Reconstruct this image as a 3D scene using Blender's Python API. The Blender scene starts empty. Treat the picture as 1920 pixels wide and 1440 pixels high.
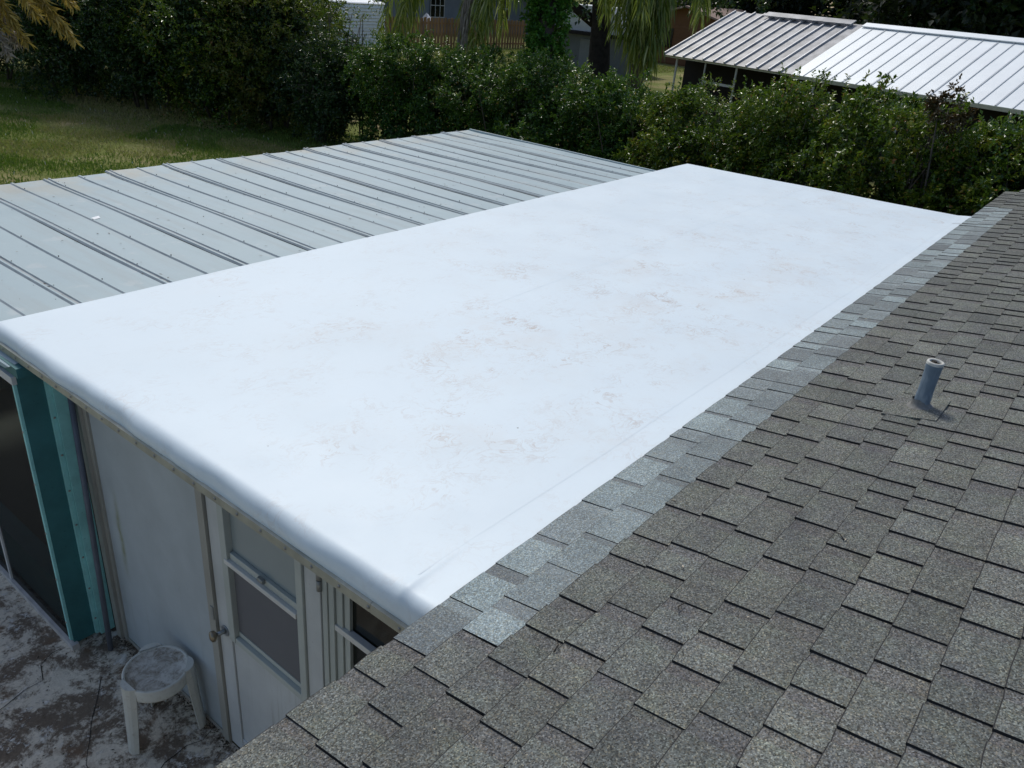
import bpy, math, random
import numpy as np
from mathutils import Vector, Matrix

random.seed(7)
RNG = np.random.default_rng(11)
sc = bpy.context.scene
COL = sc.collection
R_ = math.radians

# ------------------------------------------------------------------ camera, sky, sun, exposure
CAM_R = np.array([[0.626059, -0.775599, 0.080606], [-0.305769, -0.339269, -0.889608], [0.717326, 0.5323, -0.449556]])
CAM_C = np.array([-1.385886, -1.250347, 1.727896])
F_PX = 1493.725
cam_d = bpy.data.cameras.new('camera')
cam = bpy.data.objects.new('camera', cam_d)
COL.objects.link(cam)
rt, dn, fw = CAM_R
cam.matrix_world = Matrix(((rt[0], -dn[0], -fw[0], CAM_C[0]), (rt[1], -dn[1], -fw[1], CAM_C[1]),
                           (rt[2], -dn[2], -fw[2], CAM_C[2]), (0, 0, 0, 1)))
cam_d.sensor_width = 36.0
cam_d.lens = F_PX / 1920 * 36.0
cam_d.clip_start = 0.05
cam_d.clip_end = 900
sc.camera = cam

SUN_AZ, SUN_EL = 55.0, 52.0           # azimuth from +X towards +Y
world = bpy.data.worlds.new("World")
sc.world = world
world.use_nodes = True
wn = world.node_tree.nodes
wl = world.node_tree.links
wn.clear()
sky = wn.new('ShaderNodeTexSky')
sky.sky_type = 'NISHITA'
sky.sun_disc = False
sky.sun_elevation = R_(SUN_EL)
sky.sun_rotation = R_(90 - SUN_AZ)
sky.air_density = 1.0
sky.dust_density = 1.6
sky.ozone_density = 0.25
bg = wn.new('ShaderNodeBackground')
bg.inputs[1].default_value = 0.132
wo = wn.new('ShaderNodeOutputWorld')
wl.new(sky.outputs[0], bg.inputs[0])
wl.new(bg.outputs[0], wo.inputs[0])

sun_d = bpy.data.lights.new('sun', 'SUN')
sun_d.energy = 2.15
sun_d.angle = R_(12)
sun_d.color = (1.0, 0.985, 0.90)
sun = bpy.data.objects.new('sun', sun_d)
COL.objects.link(sun)
sdir = Vector((math.cos(R_(SUN_EL)) * math.cos(R_(SUN_AZ)), math.cos(R_(SUN_EL)) * math.sin(R_(SUN_AZ)), math.sin(R_(SUN_EL))))
sun.rotation_euler = sdir.to_track_quat('Z', 'Y').to_euler()
sun.location = (0, 0, 30)

sc.view_settings.view_transform = 'Standard'
sc.view_settings.look = 'None'
sc.view_settings.gamma = 1.0
sc.view_settings.use_curve_mapping = False
sc.view_settings.exposure = 0.0

# ------------------------------------------------------------------ helpers
def in_view(P, margin=0.03):
    q = CAM_R @ (np.asarray(P, float) - CAM_C)
    if q[2] < 0.05: return None
    u = 0.5 + F_PX * q[0] / q[2] / 1920; v = 0.5 + F_PX * q[1] / q[2] / 1440
    if -margin < u < 1 + margin and -margin < v < 1 + margin: return q[2]
    return None

def tag(o, label=None, cat=None, group=None, kind=None):
    if label: o['label'] = label
    if cat: o['category'] = cat
    if group: o['group'] = group
    if kind: o['kind'] = kind
    return o

def empty(name, loc, label, cat, group=None, rz=0.0):
    o = bpy.data.objects.new(name, None)
    COL.objects.link(o)
    o.location = loc
    o.rotation_euler = (0, 0, rz)
    o.empty_display_size = 0.2
    return tag(o, label, cat, group)

WM = {}                                # parents' world matrices (all rigid, set as built)
def world_matrix(o):
    m = Matrix.LocRotScale(o.location, o.rotation_euler, o.scale)
    return world_matrix(o.parent) @ m if o.parent else m

def link(name, me, parent=None, at=None):
    """Link a mesh whose coordinates are world coordinates (at=None) under a parent, keeping it where it stands."""
    o = bpy.data.objects.new(name, me)
    COL.objects.link(o)
    if parent is not None:
        o.parent = parent
        if at is None:
            m = world_matrix(parent).inverted()
            o.location = m.to_translation(); o.rotation_euler = m.to_euler()
    if at is not None:
        o.location = at
    return o

class MB:
    def __init__(s): s.v = []; s.f = []; s.mi = []; s.sm = []
    def add(s, vs, fs, mi=0, smooth=False):
        b = len(s.v)
        s.v += [tuple(map(float, p)) for p in vs]
        for f in fs:
            s.f.append([b + i for i in f]); s.mi.append(mi); s.sm.append(smooth)
        return s
    def box(s, a, b, mi=0):
        x0, y0, z0 = a; x1, y1, z1 = b
        v = [(x0, y0, z0), (x1, y0, z0), (x1, y1, z0), (x0, y1, z0), (x0, y0, z1), (x1, y0, z1), (x1, y1, z1), (x0, y1, z1)]
        return s.add(v, [(0, 3, 2, 1), (4, 5, 6, 7), (0, 1, 5, 4), (1, 2, 6, 5), (2, 3, 7, 6), (3, 0, 4, 7)], mi)
    def obox(s, o, ax, ay, az, mi=0):
        """oriented box: origin corner o and three edge vectors"""
        o, ax, ay, az = (np.array(t, float) for t in (o, ax, ay, az))
        v = [o, o + ax, o + ax + ay, o + ay, o + az, o + ax + az, o + ax + ay + az, o + ay + az]
        return s.add(v, [(0, 3, 2, 1), (4, 5, 6, 7), (0, 1, 5, 4), (1, 2, 6, 5), (2, 3, 7, 6), (3, 0, 4, 7)], mi)
    def tube(s, pts, radii, seg=8, mi=0, cap=True):
        pts = [np.array(p, float) for p in pts]
        if not hasattr(radii, '__len__'): radii = [radii] * len(pts)
        rings = []
        b = len(s.v)
        for i, p in enumerate(pts):
            t = pts[min(i + 1, len(pts) - 1)] - pts[max(i - 1, 0)]
            t /= np.linalg.norm(t) + 1e-9
            a = np.cross(t, [0, 0, 1.0]) if abs(t[2]) < .95 else np.cross(t, [1.0, 0, 0])
            a /= np.linalg.norm(a); c = np.cross(t, a)
            for k in range(seg):
                an = 2 * math.pi * k / seg
                s.v.append(tuple(p + radii[i] * (math.cos(an) * a + math.sin(an) * c)))
        for i in range(len(pts) - 1):
            for k in range(seg):
                k2 = (k + 1) % seg
                s.f.append([b + i * seg + k, b + i * seg + k2, b + (i + 1) * seg + k2, b + (i + 1) * seg + k])
                s.mi.append(mi); s.sm.append(True)
        if cap:
            s.f.append([b + k for k in range(seg)][::-1]); s.mi.append(mi); s.sm.append(False)
            s.f.append([b + (len(pts) - 1) * seg + k for k in range(seg)]); s.mi.append(mi); s.sm.append(False)
        return s
    def lathe(s, c, prof, seg=32, mi=0):
        b = len(s.v)
        for r, z in prof:
            for k in range(seg):
                an = 2 * math.pi * k / seg
                s.v.append((c[0] + r * math.cos(an), c[1] + r * math.sin(an), c[2] + z))
        for i in range(len(prof) - 1):
            for k in range(seg):
                k2 = (k + 1) % seg
                s.f.append([b + i * seg + k, b + i * seg + k2, b + (i + 1) * seg + k2, b + (i + 1) * seg + k])
                s.mi.append(mi); s.sm.append(True)
        return s
    def mesh(s, name, mats):
        me = bpy.data.meshes.new(name)
        me.from_pydata(s.v, [], s.f)
        for m in (mats if isinstance(mats, (list, tuple)) else [mats]): me.materials.append(m)
        me.polygons.foreach_set('material_index', s.mi)
        me.polygons.foreach_set('use_smooth', s.sm)
        me.update()
        return me
    def build(s, name, mats, parent=None, bevel=0):
        o = link(name, s.mesh(name, mats), parent)
        if bevel:
            m = o.modifiers.new('bevel', 'BEVEL'); m.width = bevel; m.segments = 2; m.limit_method = 'ANGLE'
        return o

# ------------------------------------------------------------------ materials
class NT:
    def __init__(s, name):
        s.m = bpy.data.materials.new(name); s.m.use_nodes = True
        s.n = s.m.node_tree.nodes; s.l = s.m.node_tree.links
        s.n.clear()
        s.out = s.n.new('ShaderNodeOutputMaterial')
        s.p = s.n.new('ShaderNodeBsdfPrincipled')
        s.l.new(s.p.outputs[0], s.out.inputs[0])
        s._c = None
    def N(s, t, **k):
        n = s.n.new(t)
        for a, b in k.items(): setattr(n, a, b)
        return n
    def put(s, sock, v):
        if hasattr(v, 'is_output'): s.l.new(v, sock)
        elif hasattr(v, '__len__') and len(v) == 3 and len(getattr(sock, 'default_value', [])) == 4: sock.default_value = (*v, 1)
        else: sock.default_value = v
    def coord(s, kind='Object'):
        if s._c is None: s._c = s.N('ShaderNodeTexCoord')
        return s._c.outputs[kind]
    def pos(s):
        return s.N('ShaderNodeNewGeometry').outputs['Position']
    def mapping(s, vec, scale=(1, 1, 1), rot=(0, 0, 0), loc=(0, 0, 0)):
        n = s.N('ShaderNodeMapping'); s.put(n.inputs[0], vec); n.inputs[1].default_value = loc; n.inputs[2].default_value = rot; n.inputs[3].default_value = scale
        return n.outputs[0]
    def noise(s, vec, scale, detail=4, rough=.55, dist=0, out='Fac'):
        n = s.N('ShaderNodeTexNoise'); s.put(n.inputs['Vector'], vec); n.inputs['Scale'].default_value = scale
        n.inputs['Detail'].default_value = detail; n.inputs['Roughness'].default_value = rough; n.inputs['Distortion'].default_value = dist
        return n.outputs[out]
    def voro(s, vec, scale, feature='F1', out='Distance'):
        n = s.N('ShaderNodeTexVoronoi', feature=feature); s.put(n.inputs['Vector'], vec); n.inputs['Scale'].default_value = scale
        return n.outputs[out]
    def ramp(s, fac, stops, interp='LINEAR'):
        n = s.N('ShaderNodeValToRGB'); s.put(n.inputs[0], fac); n.color_ramp.interpolation = interp
        e = n.color_ramp.elements
        while len(e) < len(stops): e.new(.5)
        for i, (p, c) in enumerate(stops):
            e[i].position = p
            e[i].color = (*c, 1) if hasattr(c, '__len__') else (c, c, c, 1)
        return n.outputs[0]
    def mix(s, fac, a, b, blend='MIX'):
        n = s.N('ShaderNodeMix', data_type='RGBA', blend_type=blend)
        s.put(n.inputs[0], fac); s.put(n.inputs[6], a); s.put(n.inputs[7], b)
        return n.outputs[2]
    def math(s, op, a, b=0.5, clamp=False):
        n = s.N('ShaderNodeMath', operation=op, use_clamp=clamp)
        s.put(n.inputs[0], a); s.put(n.inputs[1], b)
        return n.outputs[0]
    def bump(s, h, strength=.3, dist=.01):
        n = s.N('ShaderNodeBump'); s.put(n.inputs['Height'], h); n.inputs['Strength'].default_value = strength; n.inputs['Distance'].default_value = dist
        s.l.new(n.outputs[0], s.p.inputs['Normal'])
        return s
    def set(s, color=None, rough=None, metal=None, spec=None):
        if color is not None: s.put(s.p.inputs['Base Color'], color)
        if rough is not None: s.put(s.p.inputs['Roughness'], rough)
        if metal is not None: s.put(s.p.inputs['Metallic'], metal)
        if spec is not None: s.put(s.p.inputs['Specular IOR Level'], spec)
        return s

def simple(name, col, rough=.6, metal=0, var=.15, scale=6, spec=.5, bump=0):
    t = NT(name)
    c = t.coord()
    f = t.noise(c, scale, 5, .6)
    a = tuple(x * (1 - var) for x in col); b = tuple(min(1, x * (1 + var)) for x in col)
    t.set(t.ramp(f, [(.3, a), (.7, b)]), rough, metal, spec)
    if bump: t.bump(t.noise(c, scale * 8, 3), bump, .004)
    return t.m

def shingle_mat(name, base, alt, speck=1.0, bright=1.0):
    t = NT(name)
    P = t.pos()
    rnd = t.N('ShaderNodeObjectInfo').outputs['Random']
    at = t.N('ShaderNodeAttribute', attribute_name='tint').outputs['Fac']
    r = t.math('FRACT', t.math('ADD', rnd, at))
    c = t.mix(r, base, alt)
    val = t.math('FRACT', t.math('MULTIPLY', r, 7.31))
    c = t.mix(1.0, c, t.ramp(val, [(0, .84), (.5, .98), (1, 1.12)]), 'MULTIPLY')
    big = t.noise(P, 3.2, 4, .6)
    c = t.mix(1.0, c, t.ramp(big, [(.25, .84), (.75, 1.12)]), 'MULTIPLY')
    blot = t.noise(P, 9, 5, .65)
    c = t.mix(1.0, c, t.ramp(blot, [(.32, (.84, .82, .88) if speck == 1.0 else (.93, .93, .95)), (.52, (1, 1, 1)), (.72, (1.06, 1.10, 1.02) if speck == 1.0 else (1.03, 1.05, 1.05))]), 'MULTIPLY')
    g1 = t.noise(P, 150, 3, .8)
    g2 = t.voro(P, 270, out='Color')
    gs = t.N('ShaderNodeSeparateColor'); t.put(gs.inputs[0], g2)
    gran = t.math('ADD', t.math('MULTIPLY', gs.outputs[0], .62), t.math('MULTIPLY', g1, .38))
    c = t.mix(speck, c, t.ramp(gran, [(.20, .30), (.38, .72), (.58, 1.0), (.74, 1.45), (.87, 2.5)]), 'MULTIPLY')
    tan = t.ramp(gs.outputs[1], [(.55, (1, 1, 1)), (.95, (1.18, 1.02, .84))])
    c = t.mix(1.0, c, tan, 'MULTIPLY')
    if bright != 1.0: c = t.mix(1.0, c, (bright,) * 3, 'MULTIPLY')
    t.set(c, .88, 0, .35).bump(gran, .55, .0022)
    return t.m

M = {}
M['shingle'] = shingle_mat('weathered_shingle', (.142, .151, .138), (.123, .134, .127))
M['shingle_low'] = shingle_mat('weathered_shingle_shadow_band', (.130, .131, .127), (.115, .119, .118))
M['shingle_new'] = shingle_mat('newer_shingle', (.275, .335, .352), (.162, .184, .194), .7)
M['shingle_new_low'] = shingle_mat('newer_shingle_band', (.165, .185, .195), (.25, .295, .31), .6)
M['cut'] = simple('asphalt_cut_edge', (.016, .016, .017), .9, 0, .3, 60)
M['deck'] = simple('roof_felt', (.03, .03, .03), .95)

def membrane_mat():
    t = NT('white_membrane')
    P = t.pos()
    c = (.675, .752, .795)
    wide = t.noise(P, .9, 4, .5)
    c = t.mix(1.0, c, t.ramp(wide, [(.3, .955), (.7, 1.0)]), 'MULTIPLY')
    # foot traffic dirt: it gathers along the walked strip near the eave and fades towards the porch side
    sx = t.N('ShaderNodeSeparateXYZ'); t.put(sx.inputs[0], P)
    walked = t.ramp(t.math('MULTIPLY', sx.outputs[1], 1 / 3.2), [(.0, .25), (.12, .8), (.3, 1), (.48, .62), (.7, .25), (1, .12)])
    along = t.ramp(t.math('MULTIPLY', sx.outputs[0], 1 / 7.7), [(.03, .1), (.12, .9), (.45, 1), (.7, .6), (.9, .8), (1, .5)])
    patch = t.ramp(t.noise(P, 1.15, 4, .62), [(.40, .08), (.66, 1)])
    zone = t.math('MULTIPLY', t.math('MULTIPLY', walked, along), patch)
    warp = t.noise(P, 5, 2, .5, 0, 'Color')
    pw = t.mix(.10, P, warp, 'ADD')
    def scuffs(scale, seed, width):
        n1 = t.noise(t.mapping(pw, (1, 1.3, 1), (0, 0, seed), (seed * 3, seed, 0)), scale, 7, .64, .9)
        line = t.ramp(t.math('ABSOLUTE', t.math('SUBTRACT', n1, .5)), [(.0, 1), (width, 0)])
        gap = t.ramp(t.noise(t.mapping(P, (1, 1, 1), (0, 0, 0), (seed * 7, 0, 0)), 3.4, 6, .72), [(.50, 0), (.68, 1)])
        return t.math('MULTIPLY', line, gap)
    sc1 = t.math('MULTIPLY', scuffs(7.5, .3, .04), t.math('ADD', t.math('MULTIPLY', zone, 1.1), .22), True)
    c = t.mix(t.math('MULTIPLY', sc1, .95), c, (.40, .29, .22))
    sc2 = t.math('MULTIPLY', scuffs(15, 1.1, .05), t.math('ADD', zone, .12), True)
    c = t.mix(t.math('MULTIPLY', sc2, .85), c, (.45, .35, .28))
    # footprints: rounded smears with a darker rim
    vp = t.voro(t.mapping(pw, (1, 1.5, 1)), 2.6)
    rimv = t.ramp(vp, [(.10, .55), (.20, .9), (.235, 0)])
    fp = t.math('MULTIPLY', t.math('MULTIPLY', rimv, t.ramp(t.noise(P, 11, 6, .7), [(.45, 0), (.62, 1)])), zone)
    c = t.mix(t.math('MULTIPLY', fp, .5), c, (.56, .47, .39))
    smear = t.math('MULTIPLY', t.ramp(t.noise(pw, 2.4, 7, .66), [(.46, 0), (.72, 1)]), zone)
    c = t.mix(t.math('MULTIPLY', smear, .45), c, (.57, .49, .42))
    grit = t.math('MULTIPLY', t.ramp(t.noise(P, 95, 2, .6), [(.66, 0), (.72, 1)]), t.math('MULTIPLY', zone, t.ramp(t.noise(P, 9, 3), [(.48, 0), (.60, 1)])))
    c = t.mix(t.math('MULTIPLY', grit, .85), c, (.38, .29, .23))
    dull = t.ramp(t.noise(t.mapping(P, (.6, 2.4, 1), (0, 0, .5)), 1.7, 5, .6), [(.5, 0), (.7, 1)])
    c = t.mix(t.math('MULTIPLY', dull, .05), c, (.55, .58, .58))
    dots = t.ramp(t.voro(P, 5.5), [(.022, 1), (.032, 0)])
    c = t.mix(t.math('MULTIPLY', dots, t.ramp(t.noise(P, 2.2), [(.5, 0), (.56, .8)])), c, (.13, .12, .11))
    wear = t.noise(P, 2.6, 3, .5)
    fine = t.noise(P, 60, 3, .6)
    t.set(c, t.ramp(wear, [(.3, .42), (.7, .58)]), 0, .4)
    h = t.math('ADD', t.noise(P, 4.0, 3, .5), t.math('MULTIPLY', fine, .06))
    t.bump(h, .22, .02)
    return t.m
M['membrane'] = membrane_mat()
M['weld'] = simple('weld_seam', (.635, .71, .755), .5, 0, .05, 9)
M['bar'] = simple('termination_bar', (.34, .345, .29), .5, .35, .2, 9)
M['screw'] = simple('screw', (.30, .29, .27), .35, .8)

def grey_wall_mat(name, col, dirt=.5, streak=True):
    t = NT(name)
    P = t.pos()
    c = t.mix(1.0, col, t.ramp(t.noise(P, 3, 4), [(.3, .86), (.7, 1.06)]), 'MULTIPLY')
    sx = t.N('ShaderNodeSeparateXYZ'); t.put(sx.inputs[0], P)
    low = t.ramp(t.math('MULTIPLY', t.math('ADD', sx.outputs[2], 2.15), .5), [(.0, 1), (.55, .12), (1, 0.05)])
    st = t.noise(t.mapping(P, (1, 16, .9)), 1.6, 5, .65)
    d = t.math('MULTIPLY', t.ramp(st, [(.56, 0), (.76, 1)]), low)
    c = t.mix(t.math('MULTIPLY', d, dirt), c, (.17, .155, .11))
    # a moss streak running down the panel
    if streak:
        yy = t.math('MULTIPLY', t.math('ABSOLUTE', t.math('SUBTRACT', t.math('ADD', sx.outputs[1], t.math('MULTIPLY', t.noise(P, 6, 3), .05)), 2.575)), 1 / .035)
        zz = t.math('MULTIPLY', t.math('ABSOLUTE', t.math('ADD', sx.outputs[2], 1.22)), 1 / .34)
        g = t.math('MULTIPLY', t.math('MULTIPLY', t.ramp(yy, [(.1, 1), (1, 0)]), t.ramp(zz, [(.35, 1), (1, 0)])), t.ramp(t.noise(P, 25, 4, .7), [(.3, .4), (.6, 1)]))
        c = t.mix(t.math('MULTIPLY', g, .7), c, (.20, .21, .085))
    sp = t.ramp(t.noise(P, 70, 2), [(.70, 0), (.76, 1)])
    c = t.mix(t.math('MULTIPLY', sp, .35), c, (.22, .2, .15))
    t.set(c, .55, 0, .4).bump(t.noise(P, 40, 3), .15, .003)
    return t.m
M['wall'] = grey_wall_mat('painted_wall_panel', (.40, .445, .47), .30)
M['frame'] = grey_wall_mat('door_frame_paint', (.34, .335, .30), .6, False)
M['doorwhite'] = grey_wall_mat('door_white', (.52, .54, .54), .9, False)
M['alu'] = grey_wall_mat('aluminium_frame', (.44, .47, .44), .4, False)
M['rail'] = simple('pale_rail', (.62, .62, .60), .4, .1, .1)
M['hinge'] = simple('hinge_metal', (.30, .31, .30), .5, .5)
M['knob'] = simple('dull_knob', (.27, .23, .17), .35, .75)
M['stucco'] = simple('house_wall', (.5, .5, .47), .8, 0, .1, 8)

def glass_mat(name, col, rough=.12, spec=.5):
    t = NT(name)
    P = t.pos()
    t.set(t.mix(t.noise(P, 2.5, 4), tuple(x * .85 for x in col), col), t.ramp(t.noise(P, 7, 3), [(.3, rough), (.7, rough + .12)]), 0, spec)
    return t.m
M['glass_frost'] = glass_mat('dusty_glass', (.30, .345, .35), .3)
M['screen'] = glass_mat('insect_screen', (.165, .165, .175), .8, .2)
M['glass_dark'] = glass_mat('dark_glass', (.008, .011, .009), .06)
M['porchscreen'] = None

def screen_mat():
    t = NT('porch_screen')
    P = t.pos()
    t.set(t.mix(t.noise(P, 3, 4), (.018, .022, .02), (.035, .03, .028)), .8, 0, .2)
    tr = t.N('ShaderNodeBsdfTransparent')
    mx = t.N('ShaderNodeMixShader'); mx.inputs[0].default_value = .55
    t.l.new(t.p.outputs[0], mx.inputs[1]); t.l.new(tr.outputs[0], mx.inputs[2]); t.l.new(mx.outputs[0], t.out.inputs[0])
    return t.m
M['porchscreen'] = screen_mat()
def paint_mat(name, col, chip=(.5, .5, .46), chips=.3, scale=18):
    t = NT(name); P = t.pos()
    c = t.mix(1.0, col, t.ramp(t.noise(P, 5, 5, .65), [(.25, .72), (.75, 1.15)]), 'MULTIPLY')
    sp = t.ramp(t.noise(P, scale * 4, 3, .6), [(.66, 0), (.71, 1)])
    c = t.mix(t.math('MULTIPLY', sp, chips), c, chip)
    t.set(c, .55, 0, .4).bump(t.noise(P, 50, 3), .2, .003)
    return t.m
M['teal_dark'] = paint_mat('dark_teal_paint', (.042, .165, .175), (.01, .03, .03), .6)
M['teal_light'] = paint_mat('light_teal_paint', (.30, .66, .65), (.05, .10, .10), .5)
M['alu_white'] = paint_mat('white_aluminium', (.62, .62, .61), (.2, .18, .15), .4)
M['old_wood'] = paint_mat('old_brown_wood', (.05, .04, .035), (.02, .02, .02), .4)
M['pole'] = paint_mat('blue_grey_pole', (.11, .125, .16), (.05, .05, .06), .4)

def galv_mat():
    t = NT('galvanised_roof'); P = t.pos()
    c = t.mix(t.noise(P, 1.6, 5, .6), (.29, .375, .40), (.37, .45, .47))
    st = t.noise(t.mapping(P, (7, .55, 1)), 1.5, 5, .6)
    c = t.mix(t.math('MULTIPLY', t.ramp(st, [(.5, 0), (.75, 1)]), .35), c, (.285, .285, .27))
    # rust-tinted outer ends of the sheets
    sx = t.N('ShaderNodeSeparateXYZ'); t.put(sx.inputs[0], P)
    edge = t.ramp(t.math('MULTIPLY', t.math('SUBTRACT', sx.outputs[1], 5.6), 1.0), [(.2, 0), (1.0, 1)])
    e = t.math('MULTIPLY', edge, t.ramp(t.noise(P, 2.4, 4), [(.42, 0), (.62, 1)]))
    c = t.mix(t.math('MULTIPLY', e, .55), c, (.42, .35, .24))
    sp = t.ramp(t.noise(P, 38, 3, .7), [(.66, 0), (.72, 1)])
    c = t.mix(t.math('MULTIPLY', sp, .35), c, (.25, .24, .22))
    pale = t.ramp(t.noise(P, 5, 4, .6), [(.62, 0), (.70, 1)])
    c = t.mix(t.math('MULTIPLY', pale, .3), c, (.50, .51, .50))
    t.set(c, t.ramp(t.noise(P, 3, 4), [(.3, .42), (.7, .56)]), .0, .4)
    t.bump(t.noise(P, 2.2, 3), .15, .02)
    return t.m
M['galv'] = galv_mat()
M['galv_rib_shade'] = simple('rib_side_shade', (.27, .30, .31), .5, .1, .2, 5)  # darker copy of the roof metal: rib shade put into the colour
M['dirt'] = simple('dark_debris', (.035, .028, .02), .9, 0, .4, 30)
M['shed_grey'] = simple('old_ribbed_metal', (.28, .28, .29), .5, .1, .45, 2.6)
M['shed_white'] = simple('white_metal_roof', (.80, .83, .84), .45, .1, .05, 1.5)
M['shed_seam'] = simple('seam_metal', (.36, .39, .42), .5, .2, .1)
M['dark_in'] = simple('dark_interior', (.012, .010, .010), .9, 0, .3)
M['post_white'] = simple('white_post', (.55, .55, .55), .5, .1, .12)
M['purple_old'] = simple('stained_metal', (.17, .155, .17), .6, .2, .3, 4)

def concrete_mat():
    t = NT('weathered_concrete'); P = t.pos()
    c = t.mix(t.noise(P, 26, 8, .75), (.46, .41, .32), (.88, .80, .67))
    m1 = t.noise(P, 3.9, 10, .76, .4)
    m3 = t.noise(P, 34, 6, .78)
    mm_ = t.ramp(t.math('ADD', t.math('MULTIPLY', m1, .72), t.math('MULTIPLY', m3, .28)), [(.465, 0), (.535, 1)])
    dk = t.mix(t.noise(P, 48, 5, .7), (.045, .033, .024), (.23, .17, .12))
    c = t.mix(t.math('MULTIPLY', mm_, .93), c, dk)
    br = t.ramp(t.noise(P, 5.5, 5, .65), [(.56, 0), (.66, 1)])
    c = t.mix(t.math('MULTIPLY', br, .35), c, (.20, .10, .045))
    fl = t.math('MULTIPLY', t.ramp(t.noise(P, 13, 8, .78), [(.555, 0), (.59, 1)]), t.ramp(t.noise(P, 2.1, 4), [(.42, 0), (.52, 1)]))
    c = t.mix(t.math('MULTIPLY', fl, .85), c, (.80, .76, .70))
    t.set(c, .92, 0, .2).bump(t.math('ADD', t.noise(P, 40, 6, .75), t.math('MULTIPLY', fl, .5)), .8, .01)
    return t.m
M['concrete'] = concrete_mat()
M['sill'] = simple('pale_sill', (.46, .44, .42), .7, 0, .2, 14)
M['joint'] = simple('slab_joint', (.03, .025, .02), .95)

def lawn_mat():
    t = NT('lawn_ground'); P = t.pos()
    c = t.mix(t.noise(P, 22, 6, .75), (.085, .11, .022), (.21, .23, .065))
    dry = t.ramp(t.noise(P, .42, 6, .66, .5), [(.48, 0), (.64, 1)])
    c = t.mix(t.math('MULTIPLY', dry, .75), c, (.33, .265, .14))
    bare = t.ramp(t.noise(P, .85, 5, .7), [(.63, 0), (.70, 1)])
    c = t.mix(t.math('MULTIPLY', bare, .75), c, (.38, .29, .18))
    t.set(c, .95, 0, .15).bump(t.noise(P, 40, 4, .7), .7, .03)
    return t.m
M['lawn'] = lawn_mat()

def leaf_mat(name, stops, rough=.38, trans=.28, tcol=(.15, .26, .02), spec=.42):
    t = NT(name)
    at = t.N('ShaderNodeAttribute', attribute_name='tint').outputs['Fac']
    c = t.ramp(at, stops)
    t.set(c, rough, 0, spec)
    tr = t.N('ShaderNodeBsdfTranslucent'); t.put(tr.inputs[0], t.mix(.6, c, tcol))
    mx = t.N('ShaderNodeMixShader'); mx.inputs[0].default_value = trans
    t.l.new(t.p.outputs[0], mx.inputs[1]); t.l.new(tr.outputs[0], mx.inputs[2]); t.l.new(mx.outputs[0], t.out.inputs[0])
    return t.m
M['hedge'] = leaf_mat('hedge_leaf', [(0, (.022, .062, .014)), (.42, (.050, .118, .016)), (.75, (.105, .190, .020)), (.93, (.20, .24, .03)), (1, (.36, .20, .04))], .26)
M['hedge_dark'] = leaf_mat('hedge_leaf_dark', [(0, (0.019, 0.057, 0.014)), (.45, (0.043, 0.111, 0.019)), (.8, (0.095, 0.189, 0.024)), (.96, (0.189, 0.257, 0.041)), (1, (0.378, 0.216, 0.054))], .27)
M['hedge_warm'] = leaf_mat('hedge_leaf_warm', [(0, (.026, .062, .011)), (.40, (.070, .128, .014)), (.75, (.175, .225, .024)), (.94, (.31, .28, .04)), (1, (.36, .15, .05))], .26)
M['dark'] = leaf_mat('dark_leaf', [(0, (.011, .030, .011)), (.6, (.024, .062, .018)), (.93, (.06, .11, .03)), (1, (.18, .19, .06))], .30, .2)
M['olive'] = leaf_mat('olive_leaf', [(0, (.045, .065, .016)), (.55, (.13, .145, .03)), (.9, (.25, .21, .05)), (1, (.36, .18, .07))], .32, .42)
M['bright'] = leaf_mat('bright_leaf', [(0, (0.034, 0.098, 0.016)), (.6, (0.086, 0.218, 0.028)), (1, (0.218, 0.345, 0.052))], .28, .3)
M['redleaf'] = leaf_mat('red_shoot_leaf', [(0, (.035, .040, .014)), (.6, (.085, .060, .022)), (1, (.16, .085, .03))], .33, .2, (.1, .06, .02))
M['vine'] = leaf_mat('vine_leaf', [(0, (0.026, 0.096, 0.017)), (.6, (0.070, 0.216, 0.026)), (1, (0.180, 0.324, 0.048))], .36, .28)
M['far'] = leaf_mat('far_leaf', [(0, (.006, .012, .006)), (.7, (.012, .022, .010)), (1, (.028, .042, .018))], .6, .1)
M['palm'] = leaf_mat('palm_leaflet', [(0, (.05, .095, .018)), (.55, (.15, .20, .038)), (.85, (.36, .38, .11)), (1, (.60, .60, .30))], .25, .40, (.24, .32, .04))
M['palm_dry'] = leaf_mat('dry_palm_leaflet', [(0, (0.202, 0.168, 0.134)), (1, (0.448, 0.381, 0.314))], .7, .2, (.16, .13, .1))
M['palm_gold'] = leaf_mat('golden_palm_leaflet', [(0, (.16, .12, .03)), (.55, (.40, .29, .055)), (1, (.60, .46, .14))], .5, .4, (.42, .30, .05))
M['grass'] = leaf_mat('grass_blade', [(0, (.075, .135, .018)), (.42, (.175, .255, .040)), (.72, (.36, .31, .11)), (.97, (.44, .34, .19)), (1, (.65, .63, .55))], .6, .3)
M['twig'] = simple('twig_bark', (.10, .085, .065), .9, 0, .3, 12)
M['bark'] = simple('dark_bark', (.030, .025, .022), .95, 0, .4, 6, .2, .4)
M['palmtrunk'] = simple('palm_bark', (.085, .075, .07), .9, 0, .35, 5, .2, .4)

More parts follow.
